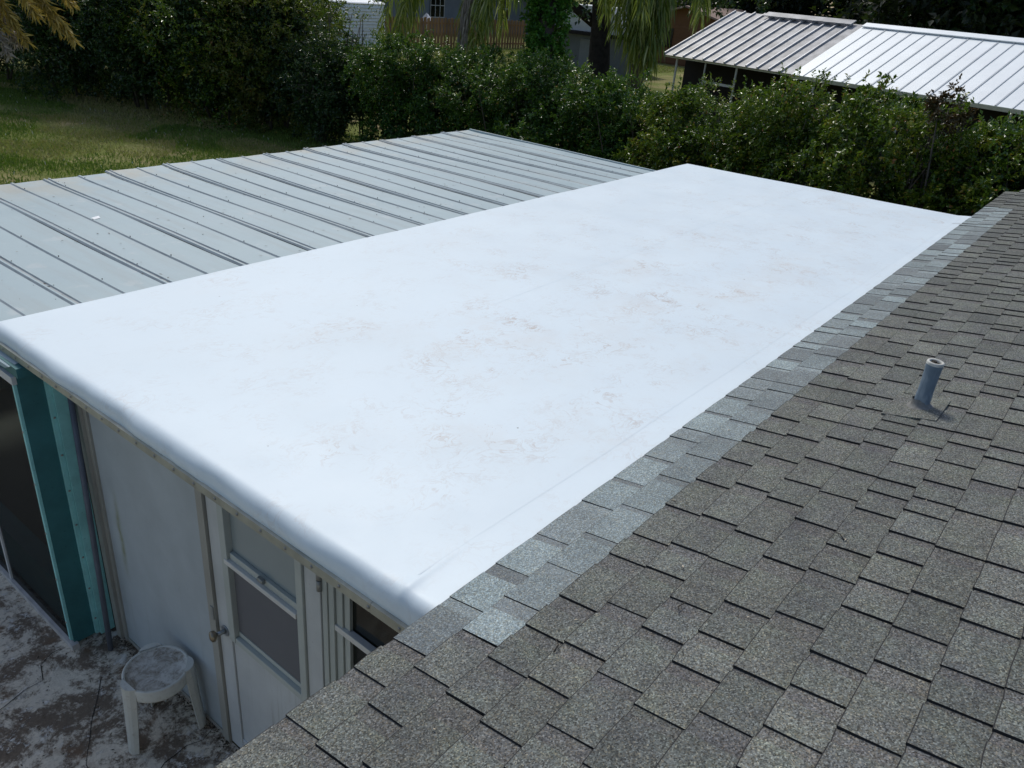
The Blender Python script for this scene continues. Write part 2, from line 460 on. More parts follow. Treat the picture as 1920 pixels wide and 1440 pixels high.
# ------------------------------------------------------------------ foliage helpers
def leaf_mesh(name, P, D, N, L, W, mat, parent=None, tint=None, fold=.25):
    n = len(P)
    D = D / (np.linalg.norm(D, axis=1, keepdims=True) + 1e-9)
    S = np.cross(D, N); S /= (np.linalg.norm(S, axis=1, keepdims=True) + 1e-9)
    U = np.cross(S, D)
    L = np.broadcast_to(np.asarray(L, float), (n,))[:, None]; Wd = np.broadcast_to(np.asarray(W, float), (n,))[:, None]
    mid = P + D * L * .45 + U * Wd * fold
    V = np.empty((n, 4, 3))
    V[:, 0] = P; V[:, 1] = mid + S * Wd * .5; V[:, 2] = P + D * L - U * Wd * fold * .5; V[:, 3] = mid - S * Wd * .5
    me = bpy.data.meshes.new(name)
    me.vertices.add(4 * n); me.vertices.foreach_set('co', V.reshape(-1).astype(np.float32))
    idx = (np.arange(n)[:, None] * 4 + np.array([0, 1, 2, 0, 2, 3])[None]).reshape(-1).astype(np.int32)
    me.loops.add(6 * n); me.loops.foreach_set('vertex_index', idx)
    me.polygons.add(2 * n)
    me.polygons.foreach_set('loop_start', (np.arange(2 * n) * 3).astype(np.int32))
    me.materials.append(mat)
    a = me.attributes.new('tint', 'FLOAT', 'FACE')
    if tint is None: tint = RNG.random(n)
    a.data.foreach_set('value', np.repeat(tint, 2).astype(np.float32))
    me.update(calc_edges=True)
    return link(name, me, parent)

def unit(a): return a / (np.linalg.norm(a, axis=-1, keepdims=True) + 1e-9)

def sprays(centers, radii, n_twig, n_leaf, leaf, rng, up=.35, out=None):
    """clumps of leafy twigs: every clump sends twigs outwards, each twig carries leaves"""
    c = np.repeat(centers, n_twig, 0); r = np.repeat(radii, n_twig)
    d = unit(rng.normal(size=c.shape) + np.array([0, 0, up]) + (0 if out is None else np.repeat(out, n_twig, 0)))
    base = c + d * (r * rng.uniform(.05, .55, len(r)))[:, None]
    tl = r * rng.uniform(.35, .75, len(r))
    td = unit(d + rng.normal(size=d.shape) * .35)
    ctint = np.repeat(rng.normal(0, .16, len(centers)), n_twig) + rng.normal(0, .08, len(r))
    k = np.tile(np.linspace(.1, 1, n_leaf), len(r))
    B = np.repeat(base, n_leaf, 0); T = np.repeat(td, n_leaf, 0); TL = np.repeat(tl, n_leaf)
    P = B + T * (TL * k)[:, None]
    P[:, 2] -= (k ** 2) * TL * .12
    D = unit(T * .6 + rng.normal(size=T.shape) * .75)
    N = unit(rng.normal(size=T.shape) * .7 + np.array([0, 0, 1.0]) + T * .2)
    L = leaf * rng.uniform(.65, 1.25, len(P))
    tint = np.clip(.42 + np.repeat(ctint, n_leaf) + rng.normal(0, .18, len(P)), 0, .96)
    tint = np.where(rng.random(len(P)) < .012, 1.0, tint)
    return P, D, N, L, tint

def shrub(name, label, cat, group, base, rad, height, mat, leaf, clumps, seed, per=(9, 9), zlo=.0, squash=1.0, stems=5, clump_r=.42, stem_mat=None, fill=1.0):
    """a bush or tree: several stems with limbs (parts) and a crown of leafy clumps (part)"""
    rng = np.random.default_rng(seed)
    o = empty(name, base, label, cat, group)
    b = np.array(base, float)
    d = unit(rng.normal(size=(clumps, 3)))
    rr = rng.random(clumps) ** .38
    lump = 1 + .22 * np.sin(d[:, 0] * 5 + seed) * np.cos(d[:, 2] * 4 + seed * 1.7) + rng.normal(0, .07, clumps)
    cen = d * (rr * lump)[:, None] * np.array([rad, rad * squash, (height - zlo) / 2]) + np.array([0, 0, zlo + (height - zlo) / 2])
    cen[:, 2] = np.maximum(cen[:, 2], .12)
    cen += b
    rad_c = clump_r * rng.uniform(.6, 1.3, clumps)
    outd = unit(cen - (b + np.array([0, 0, height * .45]))) * .8
    P, D, N, L, t = sprays(cen, rad_c, per[0], per[1], leaf, rng, .3, outd)
    leaf_mesh('foliage', P, D, N, L, L * .5, mat, o, t)
    if fill:
        q = int(clumps * 60 * fill); dd = unit(rng.normal(size=(q, 3))) * (rng.random(q) ** .45)[:, None] * np.array([rad * .68, rad * squash * .68, (height - zlo) * .42])
        dd += b + np.array([0, 0, zlo + (height - zlo) * .46]); dd[:, 2] = np.maximum(dd[:, 2], b[2] + .05)
        leaf_mesh('shaded_inner_foliage', dd, unit(rng.normal(size=dd.shape)), unit(rng.normal(size=dd.shape)), leaf * 1.3, leaf * .75, M['dark'], o)  # dark leaf colour paints the shade in the core and blocks light
    # stems and limbs
    m = MB()
    for i in range(stems):
        an = rng.random() * 6.28; q = b + np.array([math.cos(an), math.sin(an), 0]) * rad * .18
        tip = b + np.array([math.cos(an) * rad * .55, math.sin(an) * rad * .55 * squash, zlo + (height - zlo) * rng.uniform(.55, .85)])
        mid = (q + tip) / 2 + rng.normal(0, .15, 3)
        w = .012 + .012 * height / max(1, stems ** .5)
        m.tube([q, mid, tip], [w, w * .7, w * .3], 6)
        for j in range(5):
            f = rng.uniform(.35, .95); s0 = q + (tip - q) * f
            e = s0 + unit(rng.normal(size=3) + [0, 0, .5]) * rad * rng.uniform(.3, .6)
            m.tube([s0, (s0 + e) / 2 + rng.normal(0, .05, 3), e], [w * .4, w * .3, w * .12], 5, cap=False)
    m.build('stem' if stems > 1 else 'trunk', stem_mat or M['twig'], o)['kind'] = 'stuff'
    return o

# ------------------------------------------------------------------ ground
g = MB()
g.add([(-260, -200, -2.2), (420, -200, -2.2), (420, 420, -2.2), (-260, 420, -2.2)], [(0, 1, 2, 3)])
tag(g.build('lawn_ground', M['lawn']), kind='structure')
slab = MB()
xs = np.linspace(-5.0, 0.16, 60); ys = np.linspace(-3.0, 7.2, 90)
slab.box((-5.0, -3.0, -2.3), (0.185, 6.9, -2.1))
so = slab.build('patio_slab', M['concrete']); tag(so, kind='structure')
jm = MB()
def crack(pts, w=.0028):
    for (a, b) in zip(pts[:-1], pts[1:]):
        a = np.array([*a, -2.0965]); b = np.array([*b, -2.0965]); t = unit(b - a); s = np.array([-t[1], t[0], 0]) * w * random.uniform(.5, 1.2)
        jm.add([a - s, b - s, b + s, a + s], [(0, 1, 2, 3)])
def crackline(a, b, n=14, j=.02):
    P = [np.array(a) + (np.array(b) - np.array(a)) * i / n + np.random.default_rng(int(abs(a[0] * 100)) + i).normal(0, j, 2) for i in range(n + 1)]
    crack(P)
crackline((-.10, 2.92), (-1.2, 2.35)); crackline((.17, 1.75), (-.9, 1.60)); crackline((-.05, 2.55), (-.75, 1.45))
jm.build('slab_crack', M['joint'], so)

# ------------------------------------------------------------------ the house
PITCH = 0.2075; E = 0.143
CP, SP = math.cos(PITCH), math.sin(PITCH)
def roof_pt(x, s, h): return np.array([x, -s * CP + h * SP, s * SP + h * CP])
X0R, X1R = -3.2, 9.62           # gable ends of the shingle roof
HOUSE = empty('house', (3.0, -3.0, -2.2), 'grey shingled house with a flat white membrane roof joined to its eave', 'house')

body = MB()
body.box((X0R + .3, -7.5, -2.2), (X1R - .35, -.42, -.12))
body.build('house_wall', M['stucco'], HOUSE)
# deck (slightly below the shingles) and the far slope
deck = MB()
n_c = 25
SR = n_c * E
a, b, c_, d_ = roof_pt(X0R, -.0, -.014), roof_pt(X1R, -.0, -.014), roof_pt(X1R, SR, -.014), roof_pt(X0R, SR, -.014)
a2, b2, c2, d2 = roof_pt(X0R, 0, -.10), roof_pt(X1R, 0, -.10), roof_pt(X1R, SR, -.10), roof_pt(X0R, SR, -.10)
deck.add([a, b, c_, d_, a2, b2, c2, d2], [(0, 1, 2, 3), (7, 6, 5, 4), (0, 4, 5, 1), (1, 5, 6, 2), (2, 6, 7, 3), (3, 7, 4, 0)])
yr, zr = c_[1], c_[2]
deck.add([(X0R, yr, zr), (X1R, yr, zr), (X1R, yr - 3.9, zr - .9), (X0R, yr - 3.9, zr - .9)], [(0, 1, 2, 3)])
ROOF = deck.build('shingle_roof', M['deck'], HOUSE)

# shingles: one tooth and its lower band per piece; the mesh is shared by pieces of one pattern
def shingle_mesh(w, wt, t, seed, mats, slope_len=E + .012, jit=1.0):
    rg = random.Random(seed)
    B, U = 0, slope_len
    def P(x, s, h): return (x, -s * CP + h * SP, s * SP + h * CP)
    j = lambda a: rg.uniform(-a, a)
    lift = rg.uniform(0, .0022)
    hb, hu = t[0] + lift, -.003; lb, lu = t[1], -.003 - (t[0] - t[1])
    sb = [j(.0025) for _ in range(4)]
    xs = [j(.002), wt * .5, wt, wt, w]
    sb[0] *= jit; sb[1] *= jit; sb[2] *= jit; sb[3] *= jit
    hs_b = [hb + j(.001), hb, hb - .0015, lb, lb]
    hs_u = [hu, hu, hu, lu, lu]
    sl = [sb[0], sb[1], sb[2], sb[2] + .001, sb[3]]
    skew = j(.003)
    cw = .0032 if jit == 1.0 else .0020
    v = [P(xs[i], sl[i] + cw, hs_b[i]) for i in range(5)] + [P(xs[i] + skew, U, hs_u[i]) for i in range(5)]
    v += [P(xs[i], sl[i], -.0135) for i in range(5)] + [P(xs[0] + skew, U, -.0135)]
    v += [P(xs[i], sl[i], hs_b[i] - .0010) for i in range(5)]
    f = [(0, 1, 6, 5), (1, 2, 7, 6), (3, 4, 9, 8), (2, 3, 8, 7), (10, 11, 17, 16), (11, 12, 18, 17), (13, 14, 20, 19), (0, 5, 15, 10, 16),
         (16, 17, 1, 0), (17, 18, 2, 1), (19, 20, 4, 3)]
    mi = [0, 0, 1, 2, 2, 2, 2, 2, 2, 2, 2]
    m = MB(); m.v = v; m.f = [list(q) for q in f]; m.mi = mi; m.sm = [False] * len(f)
    return m
OLD_T, NEW_T = (.0058, .0), (.0036, .0012)
PAT = {}
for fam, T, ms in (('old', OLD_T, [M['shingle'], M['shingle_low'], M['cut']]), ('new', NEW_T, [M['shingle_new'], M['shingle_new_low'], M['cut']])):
    rg = random.Random(5 if fam == 'old' else 9)
    L_ = []
    for i in range(18):
        w = rg.choice([.115, .15, .17, .195, .2, .215, .225, .24, .26, .285])
        wt = w * rg.uniform(.66, .9)
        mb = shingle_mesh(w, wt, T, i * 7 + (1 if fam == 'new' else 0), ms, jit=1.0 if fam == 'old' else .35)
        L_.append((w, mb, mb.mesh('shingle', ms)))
    PAT[fam] = L_
# measured butt positions of the tabs nearest the camera
FIXED = {6: [.183, .378, .637, .855, .97], 7: [.183, .378, .637, .855, .97]}
# pieces: (size in the picture, pattern, location)
pieces = []
rg = random.Random(21)
for k in range(n_c - 1):
    x = X0R + rg.uniform(-.2, 0)
    while x < X1R:
        new = (k == 0 and -.17 < x < 8.35) or (k == 1 and -.03 < x < 8.12)
        fam = PAT['new' if new else 'old']
        w, mb, me = rg.choice(fam)
        # do not straddle the ends of the newer strip
        for xe in ((-.17, 8.35) if k == 0 else (-.03, 8.12) if k == 1 else ()):
            if x < xe - .02 < x + w and xe - x < w * .9:
                cand = [q for q in fam if q[0] <= xe - x + .07]
                if cand: w, mb, me = min(cand, key=lambda q: abs(q[0] - (xe - x)))
        loc = roof_pt(x, k * E, rg.uniform(-.0004, .0008))
        ctr = roof_pt(x + w / 2, (k + .5) * E, 0)
        dz = in_view(ctr, .06)
        foreshort = abs(np.dot(unit(ctr - CAM_C), (0, SP, CP)))
        pieces.append((w * E * foreshort / dz ** 2 if dz else 0.0, k, new, mb, me, loc))
        x += w
pieces.sort(key=lambda q: -q[0])
for i, (sz, k, new, mb, me, loc) in enumerate(pieces[:298]):
    o = link('shingle', me, ROOF, at=tuple(Vector(loc) - Vector((3.0, -3.0, -2.2)) - Vector(ROOF.location)))
    if new: o['label'] = 'pale blue grey newer shingle'
rest = {False: MB(), True: MB()}
tints = {False: [], True: []}
for (sz, k, new, mb, me, loc) in pieces[298:]:
    R = rest[new]
    bse = len(R.v)
    R.v += [(v[0] + loc[0], v[1] + loc[1], v[2] + loc[2]) for v in mb.v]
    R.f += [[bse + i for i in f] for f in mb.f]; R.mi += mb.mi; R.sm += mb.sm
    tints[new] += [random.random()] * len(mb.f)
for new, nm in ((False, 'shingle_field'), (True, 'new_shingle_field')):
    if not rest[new].f: continue
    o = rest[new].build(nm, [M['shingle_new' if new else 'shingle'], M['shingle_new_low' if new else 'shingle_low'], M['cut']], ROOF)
    at_ = o.data.attributes.new('tint', 'FLOAT', 'FACE'); at_.data.foreach_set('value', tints[new])
    o['kind'] = 'stuff'

# fascia board along the eave
fb = MB(); fb.box((X0R, -.045, -.19), (-.03, -.022, -.035)); fb.box((7.80, -.045, -.19), (X1R, -.022, -.035))
fb.build('fascia_board', M['doorwhite'], HOUSE)

# vent pipe
VP = np.array([2.31, -.80, .168])
PIPE = MB()
prof = [(0.0334, -0.030), (0.0334, 0.020), (0.0345, 0.028), (0.0327, 0.036), (0.0345, 0.045), (0.0327, 0.054), (0.0342, 0.063), (0.0327, 0.072), (0.0323, 0.110), (0.0334, 0.160), (0.0342, 0.195), (0.0353, 0.200), (0.0356, 0.215)]
PIPE.lathe(VP, prof, 28)
t_ = NT('vent_sleeve_lead'); P_ = t_.pos()
c_ = t_.mix(t_.noise(P_, 12, 5, .6), (.10, .14, .185), (.20, .255, .31))
c_ = t_.mix(t_.math('MULTIPLY', t_.ramp(t_.noise(t_.mapping(P_, (1, 1, .35)), 22, 4), [(.55, 0), (.68, 1)]), .5), c_, (.32, .37, .41))
t_.set(c_, .6, .0, .4).bump(t_.noise(P_, 35, 4), .5, .006)
VENT = PIPE.build('vent_pipe', t_.m, HOUSE)
VENT['label'] = 'blue grey vent pipe sleeve standing on the shingles'
rim = MB(); rim.lathe(VP, [(.0357, .2152), (.036, .224), (.034, .229), (.026, .228), (.024, .222), (.023, .207), (0.0, .205)], 28)
rim.build('pipe_rim', simple('white_pipe_rim', (.50, .49, .45), .7, 0, .25, 30), VENT)
for an in (.5, 2.4, 4.1):
    tb = MB(); q = VP + np.array([math.cos(an) * .025, math.sin(an) * .025, .219]); r2 = np.array([math.cos(an), math.sin(an), 0]) ; s2 = np.array([-r2[1], r2[0], 0])
    tb.obox(q - s2 * .009, -r2 * .018, s2 * .018, np.array([0, 0, .006]))
    tb.build('folded_tab', M['dirt'], VENT)
# boot: a low collar that follows the slope
bt = MB()
seg = 26
ring = []
for r, h in ((.0345, .042), (.0375, .022), (.045, .009), (.055, .004)):
    for k in range(seg):
        an = 2 * math.pi * k / seg
        dx, ds = r * math.cos(an), r * math.sin(an)
        base_s = -VP[1] / CP
        ring.append(roof_pt(VP[0] + dx, base_s + ds, h + .004))
fcs = []
for i in range(3):
    for k in range(seg):
        k2 = (k + 1) % seg; fcs.append((i * seg + k, i * seg + k2, (i + 1) * seg + k2, (i + 1) * seg + k))
bt.add(ring, fcs, 0, True)
bt.build('pipe_boot', simple('boot_sealant', (.20, .195, .185), .9, 0, .25, 40, .2, .4), VENT)

fl_ = MB(); b_s = -VP[1] / CP
fl_v = [roof_pt(VP[0] + dx, b_s + ds, h) for dx, ds, h in ((-.16, -.12, .0075), (.13, -.12, .0075), (.12, .10, .0085), (-.15, .10, .0085), (-.16, -.12, -.004), (.13, -.12, -.004), (.12, .10, -.004), (-.15, .10, -.004))]
fl_.add(fl_v, [(0, 1, 2, 3), (0, 4, 5, 1), (1, 5, 6, 2), (2, 6, 7, 3), (3, 7, 4, 0)])
fl_.build('flashing_shingle', M['shingle'], VENT)

# ------------------------------------------------------------------ membrane roof
LX, WY, MW = 7.73, 3.176, 0.0203
def memb_z(x, y):
    z = -.011 - MW * y
    if y < .13: z += .004 * (1 - y / .13) ** 1.3 if y > 0 else .004
    z += .0018 * math.sin(x * 2.3 + y * 1.1) + .0014 * math.sin(x * .9 - y * 3.7 + 1) + .0010 * math.sin(x * 5.1 + y * 4.3)
    # welt at the corner weld
    z += .008 * math.exp(-((x - .05) / .06) ** 2 - ((y - .135) / .022) ** 2) + .002 * math.exp(-((x - .2) / .12) ** 2 - ((y - .14) / .010) ** 2)
    # far end: the last strip climbs towards the shingles
    if x > 7.4 and y < .12: z += .012 * (x - 7.4) / .33 * (1 - max(y, 0) / .12)
    return z
prof = [(.22, 0), (.12, 0), (.075, 0), (.056, -.0002), (.044, -.0014), (.033, -.0045), (.023, -.0105), (.014, -.020), (.007, -.032), (.003, -.044), (.001, -.056), (0, -.070), (.001, -.090), (.004, -.112)]
xs_in = list(np.linspace(.32, LX - .03, 62))
cols = [('p', px, pz) for px, pz in prof[::-1]] + [('x', x, 0) for x in xs_in] + [('x', LX, 0), ('e', LX + .012, -.012), ('e', LX + .016, -.03), ('e', LX + .016, -.15)]
ys_m = [-.03, 0.0, .02, .05, .08, .105, .12, .13, .138, .146, .16, .2] + list(np.linspace(.26, WY - .03, 46)) + [WY - .012]
mm = MB()
for yi, y in enumerate(ys_m):
    for kind, cx, dzv in cols:
        rip = (.0035 * math.sin(y * 38 + 3 * math.sin(y * 5)) * math.exp(-((y - 1.55) / .35) ** 2) + .0012 * math.sin(y * 61 + 1)) if dzv < -.015 else 0
        if kind == 'p':
            x = cx - .022 + rip * (min(1, -dzv / .05) if dzv > -.08 else .08) + (.004 * math.sin(y * 7.1) + .003 * math.sin(y * 17 + 1)) * (min(1, -dzv / .05) if dzv > -.08 else .08)
            z = memb_z(max(cx, .0), y) + dzv
            if y < .14 and dzv < -.02: z -= 0.0
        else:
            x = cx; z = memb_z(min(cx, LX), y) + dzv
        mm.v.append((x, y, z))
nc = len(cols)
yr_ = len(ys_m)
# side roll at the porch side
for dy, dz2 in ((0, -.004), (.012, -.02), (.016, -.05), (.016, -.15)):
    for kind, cx, dzv in cols:
        x = cx - .022 if kind == 'p' else cx
        mm.v.append((x, WY + dy, memb_z(max(min(cx, LX), 0), WY) + min(dzv, 0) * (1 if kind == 'p' else 1) + dz2))
ny = yr_ + 4
for j in range(ny - 1):
    for i in range(nc - 1):
        mm.f.append([j * nc + i, j * nc + i + 1, (j + 1) * nc + i + 1, (j + 1) * nc + i]); mm.mi.append(0); mm.sm.append(True)
MEMB = mm.build('membrane_roof', M['membrane'], HOUSE)
def seam(name, pts, w=.012, lift=.0002, mat='weld'):
    m = MB()
    vs = []
    for (x, y) in pts:
        for s in (-1, 1): vs.append((x, y + s * w / 2, memb_z(x, y) + lift + (.0005 if s > 0 else .0001)))
    m.add(vs, [(2 * i, 2 * i + 2, 2 * i + 3, 2 * i + 1) for i in range(len(pts) - 1)], 0, True)
    m.build(name, M['membrane'] if mat == 'same' else M[mat], MEMB)
seam('weld_seam', [(x, 1.6 + .0095 * (x - 2.3) + .004 * math.sin(x * 3)) for x in np.linspace(2.2, LX - .05, 60)], .006)
seam('weld_seam', [(x, .150 - .011 * (x - .1) + .004 * math.sin(x * 4)) for x in np.linspace(.09, LX - .12, 70)], .006, .0002, 'same')
# a cross lap near the far end of the strip
cl = MB(); vs = []
for i in range(12):
    f = i / 11; y = .075 * (1 - f) - .0; x = 7.28 + .05 * math.sin(f * 1.6)
    for s in (-1, 1): vs.append((x + s * .006, y, memb_z(x, y) + .002))
cl.add(vs, [(2 * i, 2 * i + 2, 2 * i + 3, 2 * i + 1) for i in range(11)]); cl.build('lap_seam', simple('lap_shadow', (.42, .40, .38), .6), MEMB)
# structure under the membrane
ub = MB(); ub.box((.03, .02, -.22), (LX - .02, WY - .03, -.11)); ub.build('roof_board', M['old_wood'], HOUSE)
# termination bar with screws
bar = MB()
def bar_z(y): return -.111 - .011 * y
for (y0, y1) in ((-.02, .245), (.2465, 3.19)):
    for (x0, x1, za, zb) in ((-.028, -.022, -.002, -.036),):
        vs = []
        for y in (y0, y1):
            z = bar_z(y); vs += [(-.033, y, z), (-.020, y, z + .004), (-.020, y, z - .038), (-.034, y, z - .036)]
        bar.add(vs, [(0, 3, 7, 4), (0, 4, 5, 1), (1, 5, 6, 2), (2, 6, 7, 3), (0, 1, 2, 3), (7, 6, 5, 4)])
BAR = bar.build('termination_bar', M['bar'], HOUSE)
sm_ = MB(); sm_.lathe((0, 0, 0), [(.0, .004), (.004, .0036), (.0065, .0015), (.0068, -.001)], 10)
scr_me = sm_.mesh('screw', M['screw'])
y = .11
while y < 3.15:
    o = link('screw', scr_me, BAR)
    wmi = world_matrix(BAR).inverted()
    o.matrix_local = wmi @ (Matrix.Translation((-.035, y, bar_z(y) - .017)) @ Matrix.Rotation(-math.pi / 2, 4, 'Y'))
    y += .1452

# ------------------------------------------------------------------ addition wall, door, window under the flat roof
WX = .19
wp = MB(); wp.box((WX, 1.655, -2.08), (WX + .08, 2.685, -.10)); wp.build('wall_panel', M['wall'], HOUSE)
wb = MB(); wb.box((WX + .082, -.38, -2.2), (WX + .16, 3.1, -.10)); wb.box((WX + .3, .1, -2.2), (LX - .25, WY - .35, -.23)); wb.build('inner_wall', M['old_wood'], HOUSE)
tr = MB(); tr.box((WX - .012, 2.687, -2.1), (WX + .07, 2.722, -.10)); tr.box((WX - .03, 2.723, -2.1), (WX + .07, 2.775, -.10)); tr.build('wall_trim', M['frame'], HOUSE)
jb = MB(); jb.box((WX - .02, 1.598, -2.1), (WX + .075, 1.653, -.10)); jb.build('door_jamb', M['frame'], HOUSE)
ba = MB(); ba.box((WX - .008, 1.657, -2.1), (WX - .001, 2.685, -2.075)); ba.build('base_strip', M['frame'], HOUSE)
# storm door: stiles, rails, panes, kick panel
dr = MB()
dr.box((WX - .006, 1.49, -2.085), (WX + .03, 1.592, -.10))      # latch stile
dr.box((WX - .006, .785, -2.085), (WX + .03, .885, -.10))       # hinge stile
dr.box((WX - .004, .887, -2.085), (WX + .028, 1.488, -1.99))    # bottom rail
DOOR = dr.build('door', M['doorwhite'], HOUSE, .003)
df = MB()
df.box((WX - .018, 1.44, -1.262), (WX + .026, 1.487, -.11)); df.box((WX - .018, .888, -1.262), (WX + .026, .932, -.11))
df.box((WX - .016, .934, -1.262), (WX + .026, 1.438, -1.225))
df.build('pane_frame', M['alu'], DOOR, .003)
k = MB(); k.box((WX + .004, .89, -1.99), (WX + .02, 1.486, -1.266)); k.build('kick_panel', M['doorwhite'], DOOR)
p1 = MB(); p1.box((WX + .016, .934, -.742), (WX + .020, 1.438, -.11)); p1.build('glass_pane', M['glass_frost'], DOOR)
p2 = MB(); p2.box((WX + .010, .934, -1.223), (WX + .014, 1.438, -.775)); p2.build('screen_pane', M['screen'], DOOR)
p3 = MB(); p3.box((WX + .006, .936, -1.222), (WX + .0095, 1.436, -1.195)); p3.build('screen_spline', M['alu'], DOOR)
rl = MB(); rl.box((WX - .022, .936, -.772), (WX + .008, 1.462, -.744)); rl.build('middle_rail', M['rail'], DOOR, .003)
rl2 = MB(); rl2.box((WX - .004, .936, -.742), (WX + .015, 1.436, -.705)); rl2.build('sash_rail', M['alu'], DOOR, .002)
la = MB(); la.box((WX - .020, 1.17, -.722), (WX - .005, 1.20, -.700)); la.tube([(WX - .012, 1.165, -.712), (WX - .012, 1.205, -.712)], .012, 8); la.build('latch', M['hinge'], DOOR)
kn = MB()
kx = WX - .006
kn.tube([(kx, 1.535, -1.245), (kx - .006, 1.535, -1.245)], .03, 16)
kn.tube([(kx - .006, 1.535, -1.245), (kx - .045, 1.545, -1.25)], [.013, .011], 10)
kn.build('knob_rose', simple('knob_rose_metal', (.34, .36, .37), .3, .8), DOOR)
kb = MB()
c0 = np.array([kx - .045, 1.545, -1.25])
kb.tube([c0, c0 + [-.006, .002, 0], c0 + [-.016, .004, 0], c0 + [-.028, .006, 0], c0 + [-.034, .008, 0]], [.014, .024, .029, .026, .014], 16)
kb.build('knob', M['knob'], DOOR)
kp = MB(); kp.box((WX - .026, 1.602, -1.21), (WX - .0205, 1.625, -1.13)); kp.build('strike_plate', M['hinge'], DOOR)
hg = MB()
for z0, z1 in ((-.455, -.402), (-.512, -.459)): hg.tube([(WX - .016, .774, z0), (WX - .016, .774, z1)], .013, 10)
hg.box((WX - .012, .772, -.51), (WX - .0065, .80, -.405))
hg.build('hinge', M['hinge'], DOOR)
# window beside the door
wf = MB()
wf.box((WX - .012, .735, -2.08), (WX + .07, .765, -.10)); wf.box((WX - .006, .700, -2.08), (WX + .06, .733, -.10))
wf.box((WX + .004, .66, -2.08), (WX + .05, .698, -.135)); wf.box((WX - .004, -.3, -.13), (WX + .05, .658, -.10))
WIN = wf.build('window', M['alu'], HOUSE, .002)
wg = MB(); wg.box((WX + .03, -.3, -2.0), (WX + .036, .658, -.132)); wg.build('window_pane', M['glass_dark'], WIN)
wr = MB(); wr.box((WX - .004, -.3, -.685), (WX + .026, .70, -.655)); wr.build('window_rail', M['rail'], WIN, .002)
wi = MB(); wi.box((WX + .012, .625, -2.0), (WX + .028, .656, -.135)); wi.build('window_stile', M['alu'], WIN)

# ------------------------------------------------------------------ screened porch with ribbed metal roof
PORCH = empty('screened_porch', (3.8, 5.0, -2.1), 'teal screened porch under a long grey ribbed metal roof', 'porch')
ZM = -.251
YO, YI = 6.65, 3.02
def mz(y): return ZM - .00466 * (y - 6.666)
PW = .592
xs0 = [1.78 + PW * k_ for k_ in range(-3, 11)]
for i, x in enumerate(xs0):
    x1 = min(x + PW, 7.66)
    if x1 - x < .05: continue
    m = MB()
    nY = 20
    ysp = np.linspace(YI, YO + .02 * math.sin(i * 1.7), nY)
    prof_x = [(x - .040, .0), (x - .028, .0125), (x - .016, .013), (x - .009, .004), (x + .006, .004), (x + .013, .013), (x + .025, .0125), (x + .036, .0005)]
    xm = x + PW / 2
    prof_x += [(xm - .019, .0), (xm - .009, .009), (xm + .007, .009), (xm + .015, 0)]
    prof_x += [(min(x + PW - .040, x1), .0)]
    prof_x = [q for q in prof_x if q[0] <= x1 + 1e-6]
    for y in ysp:
        sag = .004 * math.sin(y * 2.1 + i * 1.3)
        for (px, pz) in prof_x:
            curl = .010 * max(0, (y - (YO - .12)) / .12) * abs(math.sin(px * 5.3 + 1))
            m.v.append((px + .004 * math.sin(y * 1.1 + i), y, mz(y) + pz + sag * (1 if pz < .005 else .6) + curl))
    n_ = len(prof_x)
    for j in range(nY - 1):
        for q in range(n_ - 1):
            m.f.append([j * n_ + q, j * n_ + q + 1, (j + 1) * n_ + q + 1, (j + 1) * n_ + q])
            rib = abs(prof_x[q][1] - prof_x[q + 1][1]) > .005 or (prof_x[q][1] == .004 and prof_x[q + 1][1] == .004)
            m.mi.append(1 if rib else 0); m.sm.append(False)  # rib sides and the valley between double ribs get the painted shade
    m.build('roof_panel', [M['galv'], M['galv_rib_shade']], PORCH)
# far edge flashing and outer gutter lip
fl = MB(); fl.box((7.662, YI, ZM - .05), (7.69, YO, ZM + .024)); fl.build('edge_flashing', M['galv'], PORCH)
gl = MB(); gl.box((0.0, YO - .015, ZM - .10), (7.66, YO + .01, ZM - .02)); gl.build('eave_lip', M['alu_white'], PORCH)
sh_ = MB()
rg = random.Random(3)
for x in xs0:
    for xo in (x, x + PW / 2):
        y = YI + .2 + rg.uniform(0, .2)
        while y < YO - .05:
            if xo < 7.6: sh_.tube([(xo + (.019 if xo == x else 0), y, mz(y) + .006), (xo + (.019 if xo == x else 0), y, mz(y) + .0150)], .0036, 6)
            y += .60 + rg.uniform(-.04, .04)
o = sh_.build('roof_screw', M['dirt'], PORCH); o['kind'] = 'stuff'
# porch roof rafters / ceiling keep the inside dark
ce = MB(); ce.box((-.02, 2.9, ZM - .12), (7.6, YO - .05, ZM - .05)); ce.build('porch_ceiling', M['old_wood'], PORCH)
FX = -.06
# corner: dark side panel, light side panel, battens
sp_ = MB(); sp_.box((FX + .004, 2.862, -2.075), (.068, 2.90, -.245)); sp_.build('side_panel', M['teal_dark'], PORCH)
sp2 = MB(); sp2.box((.094, 2.835, -2.085), (.178, 2.90, -.245)); sp2.build('side_panel', M['teal_light'], PORCH)['label'] = 'light teal side panel'
b1 = MB(); b1.box((.069, 2.845, -2.07), (.092, 2.90, -.245)); BT = b1.build('batten', M['teal_light'], PORCH)
b2 = MB(); b2.box((FX - .012, 2.864, -2.04), (FX + .003, 2.884, -.30)); BT2 = b2.build('batten', M['teal_light'], PORCH)
for bo, bx, by, zs in ((BT, .080, 2.843, np.arange(-1.95, -.35, .235)), (BT2, FX - .013, 2.874, np.arange(-1.9, -.35, .33))):
    for z in zs:
        o = link('screw', scr_me, bo)
        rot = Matrix.Rotation(math.pi / 2, 4, 'X') if bo is BT else Matrix.Rotation(-math.pi / 2, 4, 'Y')
        o.matrix_local = world_matrix(bo).inverted() @ (Matrix.Translation((bx, by, z)) @ rot)
